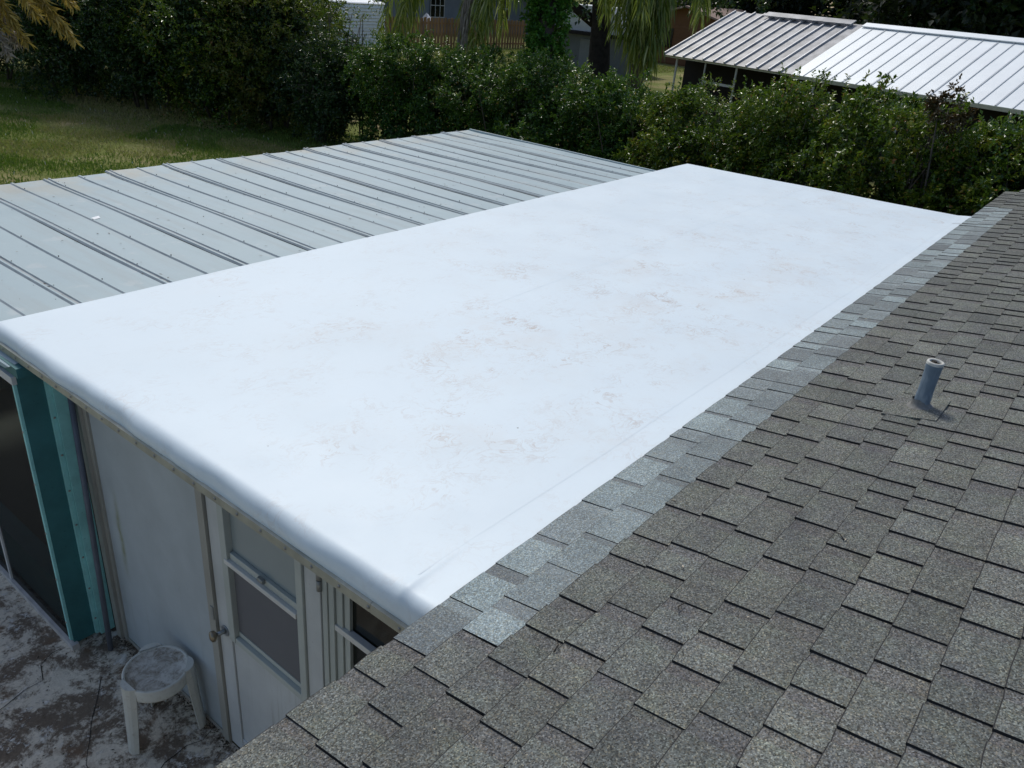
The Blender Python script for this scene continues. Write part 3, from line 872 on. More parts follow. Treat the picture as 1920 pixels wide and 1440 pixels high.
tt = MB(); tt.box((FX - .016, 2.86, -.30), (FX + .006, 6.6, -.255)); tt.build('top_trim', M['alu_white'], PORCH)
hb_ = MB(); hb_.box((FX - .006, 2.80, -.243), (.08, 6.6, -.19)); hb_.build('header_beam', M['teal_dark'], PORCH)
gs_ = MB()
gs_.add([(-.075, 2.86, -.195), (-.02, 2.86, -.185), (-.03, 3.2, -.185), (-.085, 3.2, -.20), (-.08, 2.9, -.212), (-.09, 3.2, -.222)], [(0, 1, 2, 3), (0, 3, 5, 4)])
gs_.build('bent_flashing', M['galv'], PORCH)
for y in (3.69, 5.1):
    mu = MB(); mu.box((FX - .012, y, -2.06), (FX + .006, y + .022, -.30)); mu.build('mullion', M['alu_white'], PORCH)
si = MB(); si.box((FX - .022, 2.835, -2.099), (FX + .02, 6.7, -2.062)); si.build('base_sill', M['sill'], PORCH)
for (y0, y1) in ((2.886, 3.688), (3.714, 5.098), (5.124, 6.58)):
    s_ = MB(); s_.box((FX - .001, y0, -2.06), (FX + .001, y1, -.302)); s_.build('screen_panel', M['porchscreen'], PORCH)
pf = MB(); pf.box((FX + .03, 2.9, -2.18), (7.5, 6.6, -2.10)); pf.build('porch_floor', simple('porch_floor_paint', (.06, .075, .06), .8), PORCH)
kw = MB(); kw.box((FX + .05, 2.95, -2.09), (.10, 6.5, -1.75)); kw.build('knee_board', M['teal_dark'], PORCH)
ow = MB()
for x in (0.0, 1.9, 3.8, 5.7, 7.45): ow.box((x, YO - .16, -2.1), (x + .07, YO - .09, ZM - .12))
ow.box((0.07, YO - .15, -1.35), (7.45, YO - .10, -1.25)); ow.box((0.07, YO - .15, -2.1), (7.45, YO - .11, -1.4))
ow.build('outer_frame', M['teal_dark'], PORCH)
fw_ = MB(); fw_.box((7.45, 3.0, -2.1), (7.5, YO - .1, ZM - .12)); fw_.build('end_wall', M['old_wood'], PORCH)

# pole leaning in the corner
pl = MB(); pl.tube([(.075, 2.69, -2.099), (.11, 2.72, -1.2), (.14, 2.745, -.40)], .0155, 12)
tag(pl.build('metal_pole', M['pole']), 'thin blue grey pole leaning against the teal porch corner', 'pole')

# ------------------------------------------------------------------ stool
ST = empty('plastic_stool', (.0, 1.935, -2.1), 'dirty white round plastic stool with three legs on the patio', 'stool')
t_ = NT('stool_plastic'); P_ = t_.pos()
c_ = t_.mix(t_.noise(P_, 8, 4), (.50, .50, .45), (.62, .62, .57))
c_ = t_.mix(t_.math('MULTIPLY', t_.ramp(t_.noise(P_, 30, 5, .7), [(.55, 0), (.72, 1)]), .45), c_, (.26, .23, .17))
t_.set(c_, .5, 0, .4); M['stool'] = t_.m
t_ = NT('stool_seat_dirt'); P_ = t_.pos()
c_ = t_.mix(t_.ramp(t_.noise(P_, 13, 7, .72, .6), [(.34, 0), (.56, 1)]), (.21, .17, .125), (.56, .54, .49))
sc_ = t_.ramp(t_.math('ABSOLUTE', t_.math('SUBTRACT', t_.noise(t_.mapping(P_, (1.2, 6, 1), (0, 0, .5)), 4, 2), .5)), [(0, 1), (.012, 0)])
c_ = t_.mix(t_.math('MULTIPLY', sc_, .6), c_, (.62, .62, .60))
c_ = t_.mix(t_.math('MULTIPLY', t_.ramp(t_.noise(P_, 60, 4, .7), [(.5, 0), (.7, 1)]), .5), c_, (.09, .08, .065))
t_.set(c_, .6, 0, .3); M['stooltop'] = t_.m
H_S = .455
cx, cy, cz = -.005, 1.935, -2.1
rr_ = .165
st = MB(); st.lathe((cx, cy, cz + H_S), [(0, -.014), (.08, -.0135), (rr_ - .018, -.012), (rr_ - .014, -.004)], 48)
st.build('seat', M['stooltop'], ST)
ap = MB(); ap.lathe((cx, cy, cz + H_S), [(rr_ - .014, -.004), (rr_ - .009, .0), (rr_ - .002, -.001), (rr_ + .001, -.006), (rr_ - .004, -.07), (rr_ - .002, -.077), (rr_ - .012, -.077), (rr_ - .014, -.02)], 48)
ap.build('apron', M['stool'], ST)
for an in (R_(183), R_(-38), R_(71)):
    m = MB()
    nseg, nz = 7, 9
    outer, inner = [], []
    for j in range(nz):
        f = j / (nz - 1)
        z = cz + H_S + .006 - f * (H_S + .006)
        off = rr_ + .002 + .032 * f ** 1.2
        wv = .060 * (1 - f) + .042 * f
        depth = .036 * (1 - f) + .028 * f
        for lst, sh2 in ((outer, 0), (inner, .006)):
            for q in range(nseg):
                a_ = -1 + 2 * q / (nseg - 1)
                ly = a_ * (wv - sh2); lr = off + depth * (1 - abs(a_) ** 2.6) - sh2 - .016
                zz = z
                if j == nz - 1: zz = cz + .001 
                lst.append((cx + lr * math.cos(an) - ly * math.sin(an), cy + lr * math.sin(an) + ly * math.cos(an), zz))
    nO = len(outer)
    fs = []
    for j in range(nz - 1):
        for q in range(nseg - 1):
            a0 = j * nseg + q
            fs.append((a0, a0 + nseg, a0 + nseg + 1, a0 + 1)); fs.append((nO + a0, nO + a0 + 1, nO + a0 + nseg + 1, nO + a0 + nseg))
        for q in (0, nseg - 1):
            a0 = j * nseg + q; fs.append((a0, nO + a0, nO + a0 + nseg, a0 + nseg))
    fs.append([q for q in range(nseg)])                       # flat top lug
    fs += [((nz - 1) * nseg + q, (nz - 1) * nseg + q + 1, nO + (nz - 1) * nseg + q + 1, nO + (nz - 1) * nseg + q) for q in range(nseg - 1)]
    m.add(outer + inner, fs, 0, False)
    lo = m.build('leg', M['stool'], ST)

# ------------------------------------------------------------------ small things lying on the roofs
pp = MB(); z0 = mz(5.2) + .004
pp.add([(1.475, 5.19, z0), (1.555, 5.20, z0 + .004), (1.56, 5.235, z0 + .012), (1.50, 5.24, z0 + .003)], [(0, 1, 2, 3)]); pp.add([(1.50, 5.24, z0 + .003), (1.56, 5.235, z0 + .012), (1.54, 5.26, z0 + .002)], [(0, 1, 2)])
tag(pp.build('paper_scrap', simple('white_scrap', (.8, .8, .8), .6)), 'small white scrap lying on the ribbed metal roof', 'scrap')
rng = np.random.default_rng(4)
n = 420
px = rng.uniform(.1, 7.5, n); py = rng.uniform(3.3, 6.6, n)
near = rng.random(n) < .5
px = np.where(near, 1.78 + PW * rng.integers(-2, 10, n) + rng.normal(0, .035, n), px)
ok = (px > .05) & (px < 7.6)
px, py = px[ok], py[ok]
P = np.stack([px, py, np.array([mz(y) for y in py]) + .005 + (np.abs(((px - 1.78) % PW)) < .03) * .02], 1)
ang = rng.uniform(0, 6.28, len(P)); D = np.stack([np.cos(ang), np.sin(ang), np.zeros(len(P))], 1)
leaf_mesh('leaf_litter', P, D, np.tile([0, 0, 1.0], (len(P), 1)), rng.uniform(.008, .04, len(P)), rng.uniform(.004, .012, len(P)),
          leaf_mat('litter_leaf', [(0, (.03, .022, .014)), (.7, (.08, .055, .035)), (1, (.22, .17, .11))], .8, .05), None, None, .1)['kind'] = 'stuff'
# debris along the foot of the wall and over the patio
n = 900
py = np.concatenate([rng.uniform(.6, 2.75, 500), rng.uniform(.4, 3.6, 400)]); px = np.concatenate([.175 - np.abs(rng.normal(0, .022, 500)), rng.uniform(-1.0, .15, 400)])
P = np.stack([px, py, np.full(n, -2.094)], 1); ang = rng.uniform(0, 6.28, n); D = np.stack([np.cos(ang), np.sin(ang), rng.uniform(0, .3, n)], 1)
leaf_mesh('patio_litter', P, D, np.tile([0, 0, 1.0], (n, 1)), rng.uniform(.006, .03, n), rng.uniform(.004, .010, n), bpy.data.materials['litter_leaf'], None, None, .1)['kind'] = 'stuff'
# twigs and seed husks on the shingles
tw = MB()
for (x, s) in ((.03, 3.05 * E), (1.0, 6.3 * E), (.42, 4.4 * E), (2.2, 4.6 * E)):
    p0 = roof_pt(x, s, .010); an = x * 7
    p1 = p0 + np.array([math.cos(an) * .03, math.sin(an) * .03 * CP, -math.sin(an) * .03 * SP + .003]); p2 = p1 + np.array([math.cos(an + .8) * .02, math.sin(an + .8) * .02, .001])
    tw.tube([p0, p1, p2], [.0022, .0018, .001], 5)
o = tw.build('roof_twig', M['dirt']); tag(o, kind='stuff')
hk = MB()
for i in range(26):
    x = rng.uniform(-.4, 4.5); s = rng.uniform(.4, 9.5) * E; p0 = roof_pt(x, s, .009); an = rng.uniform(0, 6.28)
    d = np.array([math.cos(an), math.sin(an) * CP, -math.sin(an) * SP]) * rng.uniform(.003, .008)
    hk.tube([p0 - d, p0, p0 + d], [.001, .0028, .001], 5)
tag(hk.build('seed_husk', simple('pale_husk', (.45, .38, .28), .8, 0, .4, 50)), kind='stuff')

# ------------------------------------------------------------------ hedges and shrubs
HL = [(-7, 11.0, .30), (-1, 11.05, .34), (.4, 11.05, .18), (1.2, 11.1, .36), (2.6, 11.2, .36), (4.2, 11.5, .22), (5.2, 11.8, -.02), (6.4, 12.1, -.18), (7.6, 12.3, -.12), (8.8, 12.3, .02), (10.4, 12.4, -.06), (11.5, 12.4, -.02), (12.6, 12.1, .10), (13.4, 11.8, .05)]
hy = [q[0] for q in HL]; hx = [q[1] for q in HL]; hz = [q[2] for q in HL]
def hedge(label, y0, y1, mat, seed, dens, leaf, depth=1.7):
    rng = np.random.default_rng(seed)
    o = empty('hedge', (np.interp((y0 + y1) / 2, hy, hx) + .8, (y0 + y1) / 2, -2.2), label, 'hedge', 'hedge along the garden boundary')
    n = int((y1 - y0) * dens)
    y = rng.uniform(y0, y1, n)
    top = np.interp(y, hy, hz) + rng.normal(0, .13, n) + .16 * np.sin(y * 3.1 + seed) + .12 * np.sin(y * 7.7 + 1)
    xf = np.interp(y, hy, hx)
    f = rng.random(n)
    z = -2.12 + (top + 2.12) * (f ** .9)
    bulge = .22 * np.sin(y * 2.3 + z * 2.9) + .15 * np.sin(y * 5.7 - z * 4.1 + 2) + rng.normal(0, .14, n)
    x = xf + bulge + .35 * (f ** 3)
    ontop = rng.random(n) < .24
    x = np.where(ontop, xf + rng.uniform(.2, depth, n), x); z = np.where(ontop, top - rng.uniform(.0, .25, n), z)
    back = rng.random(n) < .22
    x = np.where(back & ~ontop, xf + rng.uniform(.5, depth, n), x)
    cen = np.stack([x, y, z], 1)
    out = np.where(ontop[:, None], np.array([[-.2, 0, .9]]), np.array([[-.9, 0, .15]]))
    P, D, N, L, t = sprays(cen, rng.uniform(.16, .36, n), 9, 10, leaf, rng, .2, out)
    if True:
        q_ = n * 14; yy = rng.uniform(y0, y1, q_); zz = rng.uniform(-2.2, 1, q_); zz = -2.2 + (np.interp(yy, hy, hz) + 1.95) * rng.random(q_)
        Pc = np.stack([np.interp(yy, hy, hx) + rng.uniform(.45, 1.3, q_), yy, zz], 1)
        leaf_mesh('shaded_inner_foliage', Pc, unit(rng.normal(size=Pc.shape)), unit(rng.normal(size=Pc.shape)), .12, .08, M['dark'], o)  # core leaves coloured dark to stand for the shade inside the hedge
    leaf_mesh('foliage', P, D, N, L, L * .52, mat, o, t)
    # shoots that stand above the top
    ns = int((y1 - y0) * 5)
    ys_ = rng.uniform(y0, y1, ns); sh3 = np.stack([np.interp(ys_, hy, hx) + rng.uniform(.1, 1.1, ns), ys_, np.interp(ys_, hy, hz) - .05], 1)
    hgt = rng.uniform(.12, .42, ns) * np.where(rng.random(ns) < .2, 1.6, 1)
    PP, DD, tt3 = [], [], []
    m = MB()
    for p0, h in zip(sh3, hgt):
        lean = rng.normal(0, .12, 2); tip = p0 + np.array([lean[0] * h, lean[1] * h, h])
        m.tube([p0 - [0, 0, .2], tip], [.006, .002], 4, cap=False)
        nl = int(h * 60) + 4
        for q in range(nl):
            fq = q / nl; a_ = q * 2.4 + rng.random()
            PP.append(p0 + (tip - p0) * fq); DD.append([math.cos(a_), math.sin(a_), .5])
            tt3.append(.55 + .4 * rng.random())
    PP, DD = np.array(PP), np.array(DD)
    leaf_mesh('shoots', PP, DD, unit(rng.normal(size=PP.shape) * .4 + [0, 0, 1]), leaf * rng.uniform(.7, 1.15, len(PP)), leaf * .5, mat, o, np.array(tt3))['kind'] = 'stuff'
    for q in range(int((y1 - y0) * 5)):
        yy = rng.uniform(y0, y1); xx = np.interp(yy, hy, hx) + rng.uniform(.3, 1.2); zt = np.interp(yy, hy, hz) - .1
        p0 = np.array([xx, yy, -2.2]); p2 = np.array([xx + rng.normal(-.15, .3), yy + rng.normal(0, .35), zt]); p1 = (p0 + p2) / 2 + rng.normal(0, .12, 3)
        m.tube([p0, p1, p2], [.022, .014, .005], 5, cap=False)
    m.build('stem', M['twig'], o)['kind'] = 'stuff'
    return o
hedge('glossy yellow green hedge behind the right end of the white roof', -7, 3.0, M['hedge_warm'], 1, 150, .070)
hedge('hedge with yellowing leaves in front of the grey ribbed shed end', 3.0, 6.6, M['hedge_warm'], 2, 165, .064)
hedge('lower hedge in front of the hanging palm fronds and dark trunks', 6.6, 10.2, M['hedge_dark'], 3, 160, .066)
hedge('shadowed hedge between the grey hanging dead frond and the lawn corner', 10.2, 13.6, M['hedge_dark'], 4, 165, .064)
# red-tipped shoots above the hedge at the right
shrub('red_tipped_shrub', 'dark reddish brown shoots rising above the hedge before the white metal roof', 'shrub', None, (11.5, 1.2, -2.2), .36, 3.02, M['redleaf'], .065, 20, 31, (7, 8), 2.5, 1.0, 6, .17, None, 0)
shrub('shrub', 'dark leafed bush at the far right end of the hedge', 'shrub', None, (11.9, .35, -2.2), .7, 2.85, M['hedge'], .065, 60, 32, (9, 9), 1.6, 1.0, 4, .26)

LEFT = [
    ('tall dark evergreen bush at the shadowed far left end of the lawn', (9.0, 27.0, -2.2), 2.3, 5.4, 'dark', 260, 41),
    ('dark bush behind the golden palm fronds at the back of the lawn', (9.7, 23.6, -2.2), 2.2, 5.2, 'dark', 280, 42),
    ('dark green bush with pale glinting twigs right of the golden palm fronds', (10.6, 20.9, -2.2), 2.1, 5.0, 'dark', 320, 43),
    ('dense bush at the middle of the lawn edge with small bright leaf patches', (11.3, 18.6, -2.2), 1.9, 4.4, 'hedge_warm', 330, 44),
    ('olive green bush at the right end of the lawn edge', (11.8, 16.9, -2.2), 1.45, 4.3, 'olive', 300, 45),
]
for lab, b, r, h, mk, ncl, sd in LEFT:
    shrub('bush', lab, 'bush', 'bushes along the far edge of the lawn', b, r, h, M[mk], .085, ncl, sd, (11, 10), .0, 1.15, 6, .48)
for lab, b, r, h, sd in [
    ('tall dark tree rising behind the far left bushes', (12.6, 29.0, -2.2), 3.2, 6.6, 51),
    ('tall dark tree rising behind the bush with pale glinting twigs', (13.6, 24.0, -2.2), 2.8, 6.0, 52),
    ('dark tree rising behind the olive green bush', (14.8, 21.5, -2.2), 2.0, 4.6, 53)]:
    shrub('tree', lab, 'tree', 'dark trees behind the lawn bushes', b, r, h, M['dark'], .13, 260, sd, (10, 9), .2, 1.0, 4, .75, M['bark'])
shrub('bush', 'low dark bush with bare stems between the lawn corner and the hedge', 'bush', None, (11.75, 14.9, -2.2), 1.15, 2.7, M['dark'], .065, 170, 63, (10, 9), .0, 1.1, 9, .3)
shrub('bush', 'scrubby olive bush behind the bare stems left of the white trailer', 'bush', None, (13.0, 18.3, -2.2), 1.3, 3.4, M['olive'], .075, 170, 64, (9, 8), .0, 1.1, 7, .36)
shrub('twiggy_tree', 'thin twiggy tree with sparse yellow green leaves before the white sided trailer', 'tree', None, (12.6, 15.6, -2.2), 1.25, 3.7, M['olive'], .06, 85, 61, (5, 7), .9, 1.3, 9, .34, None, 0)
shrub('bush', 'bright leafed bush beneath the white sided trailer', 'bush', None, (12.6, 14.5, -2.2), 1.0, 2.3, M['bright'], .065, 130, 62, (10, 10), .6, 1.2, 5, .33)

# ------------------------------------------------------------------ palms
def frond(parent, crown, tip, lift, mat, name='frond', nl=64, ll=.55, seed=0, lw=.042, droop=1.0, hang=.92, f0=.16):
    """an arching rachis with leaflets all round it that fall towards the ground"""
    rng = np.random.default_rng(seed); jit = .07 if ll > .9 else .18
    c = np.array(crown, float); t = np.array(tip, float)
    ctrl = c + (t - c) * .45; ctrl[2] = max(c[2], t[2]) + lift
    s = np.linspace(0, 1, 26)[:, None]
    ctrl2 = np.array([t[0] * hang + c[0] * (1 - hang), t[1] * hang + c[1] * (1 - hang), c[2] * hang + t[2] * (1 - hang) + lift * .6])
    pts = (1 - s) ** 3 * c + 3 * (1 - s) ** 2 * s * ctrl + 3 * (1 - s) * s ** 2 * ctrl2 + s ** 3 * t
    m = MB(); m.tube(pts, list(np.linspace(.018, .004, len(pts))), 5, cap=False)
    tint = [.3] * len(m.f)
    for i in range(nl * 2):
        f = f0 + (1 - f0) * i / (nl * 2)
        q = f * (len(pts) - 1); a = int(min(q, len(pts) - 2)); p = pts[a] + (pts[a + 1] - pts[a]) * (q - a)
        T = unit(pts[a + 1] - pts[a])
        S = unit(np.cross(T, rng.normal(size=3)))
        L = ll * (1 - .5 * f ** 3) * rng.uniform(.7, 1.2)
        d0 = unit(S * .75 + T * .75 + np.array([0, 0, -.25 * droop]) + rng.normal(0, .12, 3))
        d1 = unit(d0 * .6 + np.array([0, 0, -1.0]) * droop + rng.normal(0, jit, 3))
        d2 = unit(d1 * .8 + np.array([0, 0, -1.0]) * droop + rng.normal(0, jit, 3))
        p1 = p + d0 * L * .28; p2 = p1 + d1 * L * .36; p3 = p2 + d2 * L * .36
        wv = unit(np.cross(d1, rng.normal(size=3))) * lw * .5
        m.add([p - wv * .5, p + wv * .5, p1 + wv, p1 - wv, p2 + wv * .8, p2 - wv * .8, p3], [(0, 1, 2, 3), (3, 2, 4, 5), (5, 4, 6)])
        tn = float(np.clip(rng.normal(.5, .28), 0, 1)); tint += [tn] * 3
    o = m.build(name, mat, parent)
    at_ = o.data.attributes.new('tint', 'FLOAT', 'FACE'); at_.data.foreach_set('value', tint)
    return o
# palm with vine-wrapped trunk
PA = empty('palm_tree', (15.2, 10.95, -2.2), 'feather palm with a vine wrapped trunk and long hanging fronds', 'palm')
m = MB(); m.tube([(15.2, 10.95, -2.25), (15.15, 11.0, -.5), (15.2, 11.0, 1.2), (15.2, 11.0, 2.5)], [.26, .21, .2, .19], 14); m.build('trunk', M['palmtrunk'], PA)
CA = (15.2, 11.0, 2.5)
for i, (tp, lf) in enumerate([((14.7, 15.6, -.75), 1.0), ((15.3, 16.1, -.3), 1.1), ((15.0, 16.4, .0), 1.1), ((14.9, 15.9, -.9), 1.0), ((15.4, 15.6, .55), 1.1), ((14.6, 13.1, .15), 1.0), ((14.3, 12.4, .05), .9), ((15.2, 13.0, .3), 1.1), ((14.5, 12.7, -.1), 1.0), ((14.1, 11.9, .75), 1.0), ((16.2, 13.2, .6), 1.0),
                             ((13.2, 10.4, 1.5), 1.1), ((17.0, 9.5, 1.3), 1.0), ((18.0, 11.2, 1.2), 1.0)]):
    frond(PA, CA, tp, lf, M['palm'], 'frond', 140, .95, 100 + i, .034, .75)
for q, (a_, b_) in enumerate((((15.1, 12.6, 2.1), (14.2, 12.75, -1.0)), ((15.1, 12.6, 2.1), (14.25, 12.95, -.7)))):
    frond(PA, a_, b_, .3, M['palm_dry'], 'dead_frond', 120, .5, 131 + q, .034, 3.0)['label'] = 'grey dead frond hanging straight down'
m = MB(); m.tube([(14.1, 12.6, -2.2), (14.12, 12.68, -1.3), (14.2, 12.75, -.6)], [.03, .025, .012], 6); m.build('hanging_stalk', M['palm_dry'], PA)
rng = np.random.default_rng(77)
n = 360
za = rng.uniform(-1.3, 2.3, n); an = rng.uniform(0, 6.28, n)
wid = np.where(za < .2, .62, .42)
wid = np.where(za < -.3, .85, wid)
cen = np.stack([15.15 + np.cos(an) * wid * rng.uniform(.5, 1.1, n), 10.95 + np.sin(an) * wid * rng.uniform(.5, 1.15, n), za], 1)
P, D, N, L, t = sprays(cen, rng.uniform(.12, .26, n), 8, 9, .075, rng, -.1)
leaf_mesh('climbing_vine', P, D, N, L, L * .7, M['vine'], PA, t)
# second palm
PB = empty('palm_tree', (20.5, 11.5, -2.2), 'feather palm with sunlit yellow green fronds hanging beside the ribbed shed', 'palm')
m = MB(); m.tube([(20.5, 11.5, -2.25), (20.45, 11.45, .5), (20.4, 11.4, 2.7)], [.24, .2, .18], 14); m.build('trunk', M['palmtrunk'], PB)
CB = (20.4, 11.4, 2.7)
for i, (tp, lf) in enumerate([((18.7, 10.95, .60), 1.0), ((18.7, 10.6, .35), 1.0), ((19.0, 10.35, .25), 1.0), ((19.3, 10.25, .45), 1.1), ((18.9, 11.4, .85), 1.1), ((19.1, 10.55, .05), .9), ((19.0, 10.85, .0), .9), ((19.2, 10.4, -.15), .9), ((19.3, 10.4, .1), .9),
                             ((22.8, 10.9, 1.2), 1.2), ((22.6, 12.8, 1.0), 1.2), ((20.6, 14.3, 1.4), 1.2)]):
    frond(PB, CB, tp, lf, M['palm'], 'frond', 150, 1.25, 200 + i, .040, .75)
# golden dying palm at the left, its crown above the frame
PC = empty('palm_tree', (3.6, 15.6, -2.2), 'dying palm with golden brown fronds hanging at the left', 'palm')
m = MB(); m.tube([(2.9, 15.8, -2.25), (2.85, 15.75, .6), (2.9, 15.7, 3.2)], [.24, .2, .19], 14); m.build('trunk', M['palmtrunk'], PC)
CC = (2.9, 15.7, 3.1)
for i, (tp, lf, mk) in enumerate([((5.15, 13.0, .28), .2, 'palm_gold'), ((5.0, 13.15, .42), .3, 'palm_gold'), ((5.32, 13.3, .80), .3, 'palm_gold'), ((4.40, 13.0, .27), .2, 'palm_gold'), ((4.15, 13.1, .45), .3, 'palm_gold'), ((4.62, 13.0, .66), .3, 'palm_gold'),
                                  ((4.1, 12.95, .10), .1, 'palm_dry'), ((4.35, 13.2, .22), .2, 'palm_dry'), ((1.2, 13.6, .6), .3, 'palm_gold'), ((.9, 16.6, .8), .4, 'palm_gold'), ((3.4, 18.0, .9), .4, 'palm_gold')]):
    frond(PC, CC, tp, lf, M[mk], 'frond', 420, .36, 300 + i, .024, .18, .62)

# oak behind the hedge
OK_ = empty('oak_tree', (30.0, 18.9, -2.2), 'large dark oak with a thick trunk behind the second palm', 'tree')
m = MB()
m.tube([(30, 18.9, -2.3), (30, 18.9, -1.6), (29.95, 19.0, 0.0), (29.9, 19.1, 1.6), (29.7, 19.3, 3.6)], [.75, .5, .42, .40, .3], 12)
m.tube([(29.95, 19.05, .3), (29.5, 20.2, 1.0), (29.2, 21.6, 1.7), (29, 23.2, 2.6)], [.26, .2, .16, .1], 8)
m.tube([(29.9, 19.1, 1.4), (30.6, 17.0, 2.6), (31, 14.6, 3.4)], [.26, .18, .1], 8)
m.build('trunk', M['bark'], OK_)
rng = np.random.default_rng(81)
n = 330
d = unit(rng.normal(size=(n, 3))); d[:, 2] = np.abs(d[:, 2]) * .9 - .12
cen = np.array([30.2, 19.0, 2.1]) + d * (rng.random(n) ** .4)[:, None] * np.array([6.2, 6.8, 6.5])
P, D, N, L, t = sprays(cen, rng.uniform(.5, 1.1, n), 11, 9, .16, rng, -.1)
leaf_mesh('crown', P, D, N, L, L * .6, M['dark'], OK_, t)

FAR = [((44, 8, -2.2), 6.5, 11), ((48, 1, -2.2), 7, 12), ((41, -4.5, -2.2), 6.5, 12), ((66, 17, -2.2), 7.5, 13), ((62, 26, -2.2), 8, 13), ((66, 7, -2.2), 9, 14), ((70, 40, -2.2), 9, 13), ((60, 52, -2.2), 9, 12), ((40, 60, -2.2), 10, 12), ((24, 56, -2.2), 9, 12), ((27, 40, -2.2), 4.5, 8)]
FLAB = ['dark tree mass right behind the white metal shed roof', 'dark tree behind the right end of the white metal roof ridge', 'dark tree beyond the far right end of the shed', 'dark tree right of the orange brown house', 'tall dark tree behind the orange brown house',
        'far dark tree closing the background at the right', 'far dark tree behind the blue grey house at its right', 'far dark tree behind the blue grey house', 'far dark tree behind the fence', 'far dark tree behind the white trailer', 'dark bush tree left behind the white trailer']
for i, ((b, r, h), lab) in enumerate(zip(FAR, FLAB)):
    shrub('background_tree', lab, 'tree', 'dark trees in the background', b, r, h, M['far'], .42, 150, 500 + i, (11, 9), .0, 1.0, 3, 1.8, M['bark'])

# ------------------------------------------------------------------ neighbour's shed with ribbed roof
EU = np.array([.2, .98, 0]); EU /= np.linalg.norm(EU); EN = np.array([EU[1], -EU[0], 0])
EP = np.array([22.29, 7.47, .05]); ROFF, RH = 3.3, 1.36
def shp(t, o, h=0.0):
    """t along the eave (left positive), o across towards the ridge, h above the roof plane"""
    s = o / ROFF
    nrm = unit(np.cross(EU, EN * ROFF + np.array([0, 0, RH])))
    if nrm[2] < 0: nrm = -nrm
    return EP + EU * t + EN * o + np.array([0, 0, RH * s]) + nrm * h
SHED = empty('garden_shed', tuple(EP + EU * 0 + EN * 3 - np.array([0, 0, 2.25])), "neighbour's open sided shed with an old grey ribbed and a new white metal roof", 'shed')
def slab_on(t0, t1, o0, o1, h0, h1, m, mi=0):
    v = [shp(t0, o0, h0), shp(t1, o0, h0), shp(t1, o1, h0), shp(t0, o1, h0), shp(t0, o0, h1), shp(t1, o0, h1), shp(t1, o1, h1), shp(t0, o1, h1)]
    m.add(v, [(0, 3, 2, 1), (4, 5, 6, 7), (0, 1, 5, 4), (1, 2, 6, 5), (2, 3, 7, 6), (3, 0, 4, 7)], mi)
RG = .395
for i in range(12):
    t1 = 4.81 - i * RG; t0 = max(t1 - RG + .004, .062)
    m = MB(); slab_on(t0, t1, -.02, ROFF + (.02 if i % 2 else .06), -.02, 0, m); po = m.build('roof_panel', M['shed_grey'], SHED); po['label'] = 'old grey roof panel'
    r_ = MB(); slab_on(t1 - .045, t1 - .004, -.015, ROFF + (.05 if i < 4 else -.02), .001, .052, r_); r_.build('rib', simple('rib_grey', (.46, .46, .48), .5, .3, .2, 3) if i == 0 else bpy.data.materials['rib_grey'], po)
for i in range(24):
    t1 = .058 - i * RG; t0 = t1 - RG + .003
    m = MB(); slab_on(t0, t1, -.05, ROFF, -.01, .012, m); po = m.build('roof_panel', M['shed_white'], SHED); po['label'] = 'new white roof panel'
    r_ = MB(); w = .011 if i % 2 == 0 else .02; slab_on(t0 - w, t0 + w, -.05, ROFF, .0125, .028, r_); r_.build('rib', M['shed_seam'], po)
def gab(t0, t1, o0, o1, h, m):
    slab_on(t0, t1, o0, o1, h, h + .03, m)
    for t in (t0,): pass
m = MB(); gab(.35, 3.45, ROFF - .26, ROFF + .02, .085, m); m.build('ridge_cap', M['shed_grey'], SHED)['label'] = 'old grey ridge cap'
m = MB(); gab(-9.5, .03, ROFF - .2, ROFF + .04, .036, m); m.build('ridge_cap', M['shed_white'], SHED)['label'] = 'new white ridge cap'
# far slope, eave fascia, posts, rail, dark inside
m = MB(); v = [shp(4.81, ROFF, -.02), shp(-9.5, ROFF, -.02)]; v2 = [q + EN * 3.3 + np.array([0, 0, -1.36]) for q in v]
m.add([v[0], v[1], v2[1], v2[0]], [(0, 1, 2, 3)]); m.build('rear_slope', M['shed_grey'], SHED)
m = MB(); slab_on(-9.4, .055, -.05, -.01, -.10, -.012, m); slab_on(.06, 4.8, .0, .03, -.08, -.022, m); m.build('eave_fascia', M['post_white'], SHED)
for t, w in ((4.34, .05), (3.2, .035), (2.03, .045), (-.6, .05), (-3.2, .05), (-5.8, .05)):
    m = MB(); q = EP + EU * t + EN * .12; m.obox(q - EU * w / 2 + np.array([0, 0, -2.25]), EU * w, EN * w, np.array([0, 0, 2.22])); m.build('post', M['post_white'], SHED)
m = MB(); q = EP + EU * 2.06 + EN * .13; m.obox(q + np.array([0, 0, -.66]), EU * 1.12, EN * .04, np.array([0, 0, .07])); m.build('rail', M['post_white'], SHED)
m = MB(); q = EP + EU * -9.3 + EN * .9 + np.array([0, 0, -2.25]); m.obox(q, EU * 13.9, EN * 4.5, np.array([0, 0, 2.2])); m.build('inner_wall', M['dark_in'], SHED)

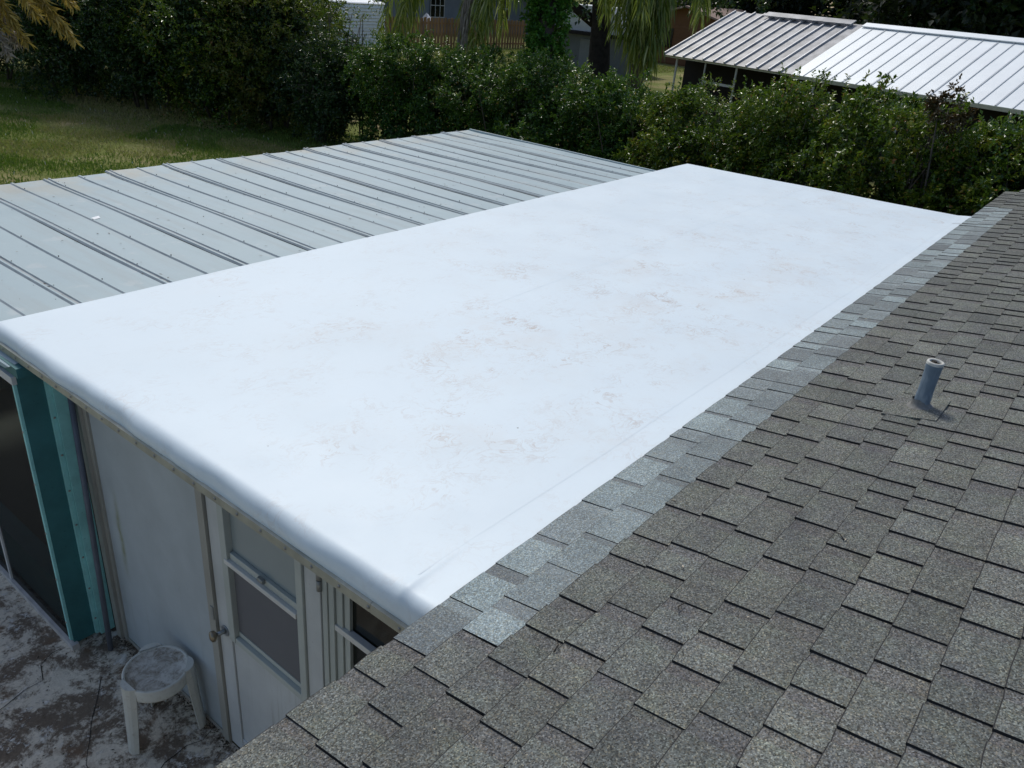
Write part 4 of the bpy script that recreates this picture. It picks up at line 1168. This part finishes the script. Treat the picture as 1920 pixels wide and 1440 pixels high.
# ------------------------------------------------------------------ things beyond the back lawn
FEN = empty('wood_fence', (37.2, 34.1, -2.2), 'brown vertical board fence across the back lawn', 'fence')
m_p = [MB() for _ in range(4)]
for i, q in enumerate(m_p):
    h = 1.66 + .02 * i; q.add([(0, 0, 0), (.128, 0, 0), (.128, .02, 0), (0, .02, 0), (0, 0, h - .04), (.128, 0, h - .04), (.128, .02, h - .04), (0, .02, h - .04), (.03, 0, h), (.098, 0, h), (.098, .02, h), (.03, .02, h)],
      [(0, 1, 5, 4), (1, 2, 6, 5), (2, 3, 7, 6), (3, 0, 4, 7), (4, 5, 9, 8), (5, 6, 10, 9), (6, 7, 11, 10), (7, 4, 8, 11), (8, 9, 10, 11), (0, 3, 2, 1)])
fm = NT('fence_board'); fr = fm.N('ShaderNodeObjectInfo').outputs['Random']
fm.set(fm.mix(1.0, fm.ramp(fr, [(0, (.22, .13, .06)), (1, (.38, .22, .10))]), fm.ramp(fm.noise(fm.mapping(fm.coord(), (4, 4, .6)), 4, 4), [(.3, .7), (.7, 1.15)]), 'MULTIPLY'), .85)
pm = [q.mesh('picket', fm.m) for q in m_p]
i = 0; x = 30.9
while x < 44.2:
    link('picket', pm[i % 4], FEN, at=(x - 37.2, (.0 if i % 2 else -.045), 0.0)); x += .142; i += 1
m = MB(); m.box((30.9, 34.125, -1.95), (44.2, 34.16, -1.86)); m.box((30.9, 34.125, -.85), (44.2, 34.16, -.76)); m.build('fence_rail', fm.m, FEN)

TRL = empty('white_trailer', (29.0, 33.6, -2.2), 'white lap sided trailer behind the twiggy tree left of the fence', 'trailer')
wm = simple('white_siding', (.86, .87, .88), .5, 0, .06, 3)
m = MB(); m.box((26.4, 33.02, -2.0), (30.55, 35.6, .10)); m.build('body', wm, TRL)
for i in range(13):
    m = MB(); z = -1.95 + i * .155; m.add([(26.4, 32.955, z), (30.58, 32.955, z), (30.58, 33.005, z + .135), (26.4, 33.005, z + .135), (26.4, 33.02, z), (30.58, 33.02, z)], [(0, 1, 2, 3), (0, 4, 5, 1)]); m.build('siding_board', wm, TRL)
m = MB()
for j in range(10):
    a0, a1 = math.pi * j / 10, math.pi * (j + 1) / 10
    f = lambda a: (34.3 - 1.34 * math.cos(a), .10 + .16 * math.sin(a))
    (ya, za), (yb, zb) = f(a0), f(a1); m.add([(26.35, ya, za), (30.62, ya, za), (30.62, yb, zb), (26.35, yb, zb)], [(0, 1, 2, 3)], 0, True)
m.build('roof', wm, TRL)

CAN = empty('white_canopy', (35.6, 34.9, -2.2), 'small white peaked canopy showing just above the board fence', 'canopy')
m = MB(); m.add([(35.4, 34.6, -.75), (35.95, 34.6, -.70), (35.95, 35.2, -.7), (35.4, 35.2, -.75), (35.55, 34.8, -.30), (35.8, 34.95, -.36)], [(0, 1, 5, 4), (1, 2, 5), (2, 3, 4, 5), (3, 0, 4)]); m.build('cover', simple('white_fabric', (.75, .74, .74), .7), CAN)
for px_, py_ in ((35.44, 34.64), (35.9, 34.64), (35.9, 35.16), (35.44, 35.16)):
    m = MB(); m.tube([(px_, py_, -2.2), (px_, py_, -.73)], .02, 6); m.build('leg', M['post_white'], CAN)

BH = empty('blue_grey_house', (50, 47, -2.2), 'blue grey house beyond the board fence', 'house')
bm_ = simple('blue_grey_siding', (.16, .185, .23), .7, 0, .12, 1.5)
m = MB(); m.box((41.5, 44, -2.2), (60, 52, .9)); m.build('wall', bm_, BH)
m = MB(); m.add([(41, 43.4, .85), (60.5, 43.4, .85), (60.5, 48, 2.6), (41, 48, 2.6)], [(0, 1, 2, 3)]); m.add([(41, 52.6, .85), (60.5, 52.6, .85), (60.5, 48, 2.6), (41, 48, 2.6)], [(0, 3, 2, 1)]); m.build('roof', M['shed_grey'], BH)
for x in (45.3, 53.0):
    m = MB(); m.box((x, 43.95, -1.1), (x + 1.5, 43.998, .5)); wv = m.build('window', M['glass_dark'], BH)
    m = MB()
    for q in (0, .5, 1.0, 1.46): m.box((x + q, 43.91, -1.1), (x + q + .04, 43.945, .5))
    for z in (-1.12, -.32, .48): m.box((x, 43.905, z), (x + 1.5, 43.909, z + .05))
    m.build('window_frame', M['post_white'], wv)

OB = empty('outbuilding', (37.2, 24.0, -2.2), 'small grey outbuilding with a white gable seen between the two dark trunks', 'outbuilding')
gm = simple('grey_siding', (.14, .155, .17), .7, 0, .12, 2)
m = MB(); m.box((36, 21.6, -2.2), (39.4, 26.2, -.3)); m.build('wall', gm, OB)
m = MB(); m.box((35.94, 23.2, -2.2), (35.99, 24.05, -.62)); m.build('door', simple('grey_door', (.20, .215, .23), .6, 0, .08), OB)
m = MB(); m.add([(35.9, 21.3, -.25), (35.9, 26.5, -.25), (35.9, 25.4, .95), (35.9, 22.4, .95), (39.5, 21.3, -.25), (39.5, 26.5, -.25), (39.5, 25.4, .95), (39.5, 22.4, .95)], [(0, 1, 2, 3), (4, 7, 6, 5), (1, 5, 6, 2), (2, 6, 7, 3), (3, 7, 4, 0), (0, 4, 5, 1)]); m.build('roof', simple('white_gable', (.55, .57, .6), .6, 0, .06), OB)
m = MB(); m.box((35.6, 21.4, -.42), (35.88, 26.4, -.27)); m.build('eave', M['dark_in'], OB)

OH = empty('orange_house', (51, 23.6, -2.2), 'orange brown house with a reddish gable roof at the top behind the shed', 'house')
om = NT('orange_siding'); P_ = om.pos(); sx = om.N('ShaderNodeSeparateXYZ'); om.put(sx.inputs[0], P_)
om.set(om.mix(om.noise(P_, 3, 4), (.13, .056, .020), (.19, .085, .032)), .8)
om = om.m
m = MB(); m.add([(48, 20.0, -2.2), (48, 28.6, -2.2), (48, 28.6, .1), (48, 24.4, 1.22), (48, 20.0, .1), (55, 20.0, -2.2), (55, 28.6, -2.2), (55, 28.6, .1), (55, 24.4, 1.22), (55, 20, .1)],
               [(0, 1, 2, 3, 4), (5, 9, 8, 7, 6), (0, 5, 6, 1), (1, 6, 7, 2), (4, 9, 5, 0)]); m.build('wall', om, OH)
for i in range(13):
    z = -2.1 + i * .17; m = MB(); m.add([(47.965, 20.0, z), (47.965, 28.6, z), (47.99, 28.6, z + .16), (47.99, 20, z + .16), (48, 20, z), (48, 28.6, z)], [(0, 1, 2, 3), (0, 4, 5, 1)]); m.build('siding_board', om, OH)
m = MB()
for (ya, za, yb, zb) in ((24.4, 1.28, 19.4, .0), (24.4, 1.28, 29.2, .0)):
    m.add([(47.5, ya, za), (55.6, ya, za), (55.6, yb, zb), (47.5, yb, zb), (47.5, ya, za - .1), (55.6, ya, za - .1), (55.6, yb, zb - .1), (47.5, yb, zb - .1)], [(0, 1, 2, 3), (4, 7, 6, 5), (0, 3, 7, 4), (1, 5, 6, 2), (2, 6, 7, 3)])
m.build('roof', simple('reddish_shingle', (.27, .19, .155), .9, 0, .2, 3), OH)
m = MB(); m.box((47.93, 25.2, -1.2), (47.96, 26.2, -.1)); m.build('window', M['glass_dark'], OH)

# ------------------------------------------------------------------ grass
rng = np.random.default_rng(91)
n = 420000
P = np.stack([rng.uniform(-3.5, 13.0, n), rng.uniform(7.3, 29, n), np.full(n, -2.2)], 1)
q = (P - CAM_C) @ CAM_R.T
u = .5 + F_PX * q[:, 0] / q[:, 2] / 1920; v = .5 + F_PX * q[:, 1] / q[:, 2] / 1440
P = P[(u > -.03) & (u < .40) & (v > .08) & (v < .30) & (q[:, 2] > 0)]
n = len(P)
rp = np.random.default_rng(17)
pat = sum(np.sin(P[:, 0] * a_ * math.cos(th) + P[:, 1] * a_ * math.sin(th) + ph) / a_ ** .6 for a_, th, ph in zip(rp.uniform(.5, 4.5, 16), rp.uniform(0, 6.28, 16), rp.uniform(0, 6.28, 16)))
patch = np.sin(P[:, 0] * 1.3 + np.sin(P[:, 1] * .9) * 2) * np.sin(P[:, 1] * 1.1 + P[:, 0] * .4) + .5 * np.sin(P[:, 0] * 3.1 + P[:, 1] * 2.3)
pat0 = pat; keep = rng.random(n) < np.clip(.62 + .45 * patch, .12, 1); P = P[keep]; patch = patch[keep]; pat = pat0[keep]; n = len(P)
D = unit(rng.normal(size=(n, 3)) * .45 + [0, 0, 1]); N = unit(rng.normal(size=(n, 3)))
tint = np.clip(.36 + .36 * np.clip((pat - .55) * 2.2, -.35, 1.0) - .06 * patch + rng.normal(0, .14, n), 0, .95)
tint = np.where(rng.random(n) < .006, 1.0, tint)
L = rng.uniform(.03, .10, n)
leaf_mesh('grass', P, D, N, L, L * .26, M['grass'], None, tint)['kind'] = 'stuff'
P2 = np.stack([rng.uniform(28, 46, 30000), rng.uniform(22, 34, 30000), np.full(30000, -2.2)], 1)
leaf_mesh('grass', P2, unit(rng.normal(size=P2.shape) * .5 + [0, 0, 1]), unit(rng.normal(size=P2.shape)), .11, .03, M['grass'], None, np.clip(rng.normal(.65, .2, len(P2)), 0, 1))['kind'] = 'stuff'
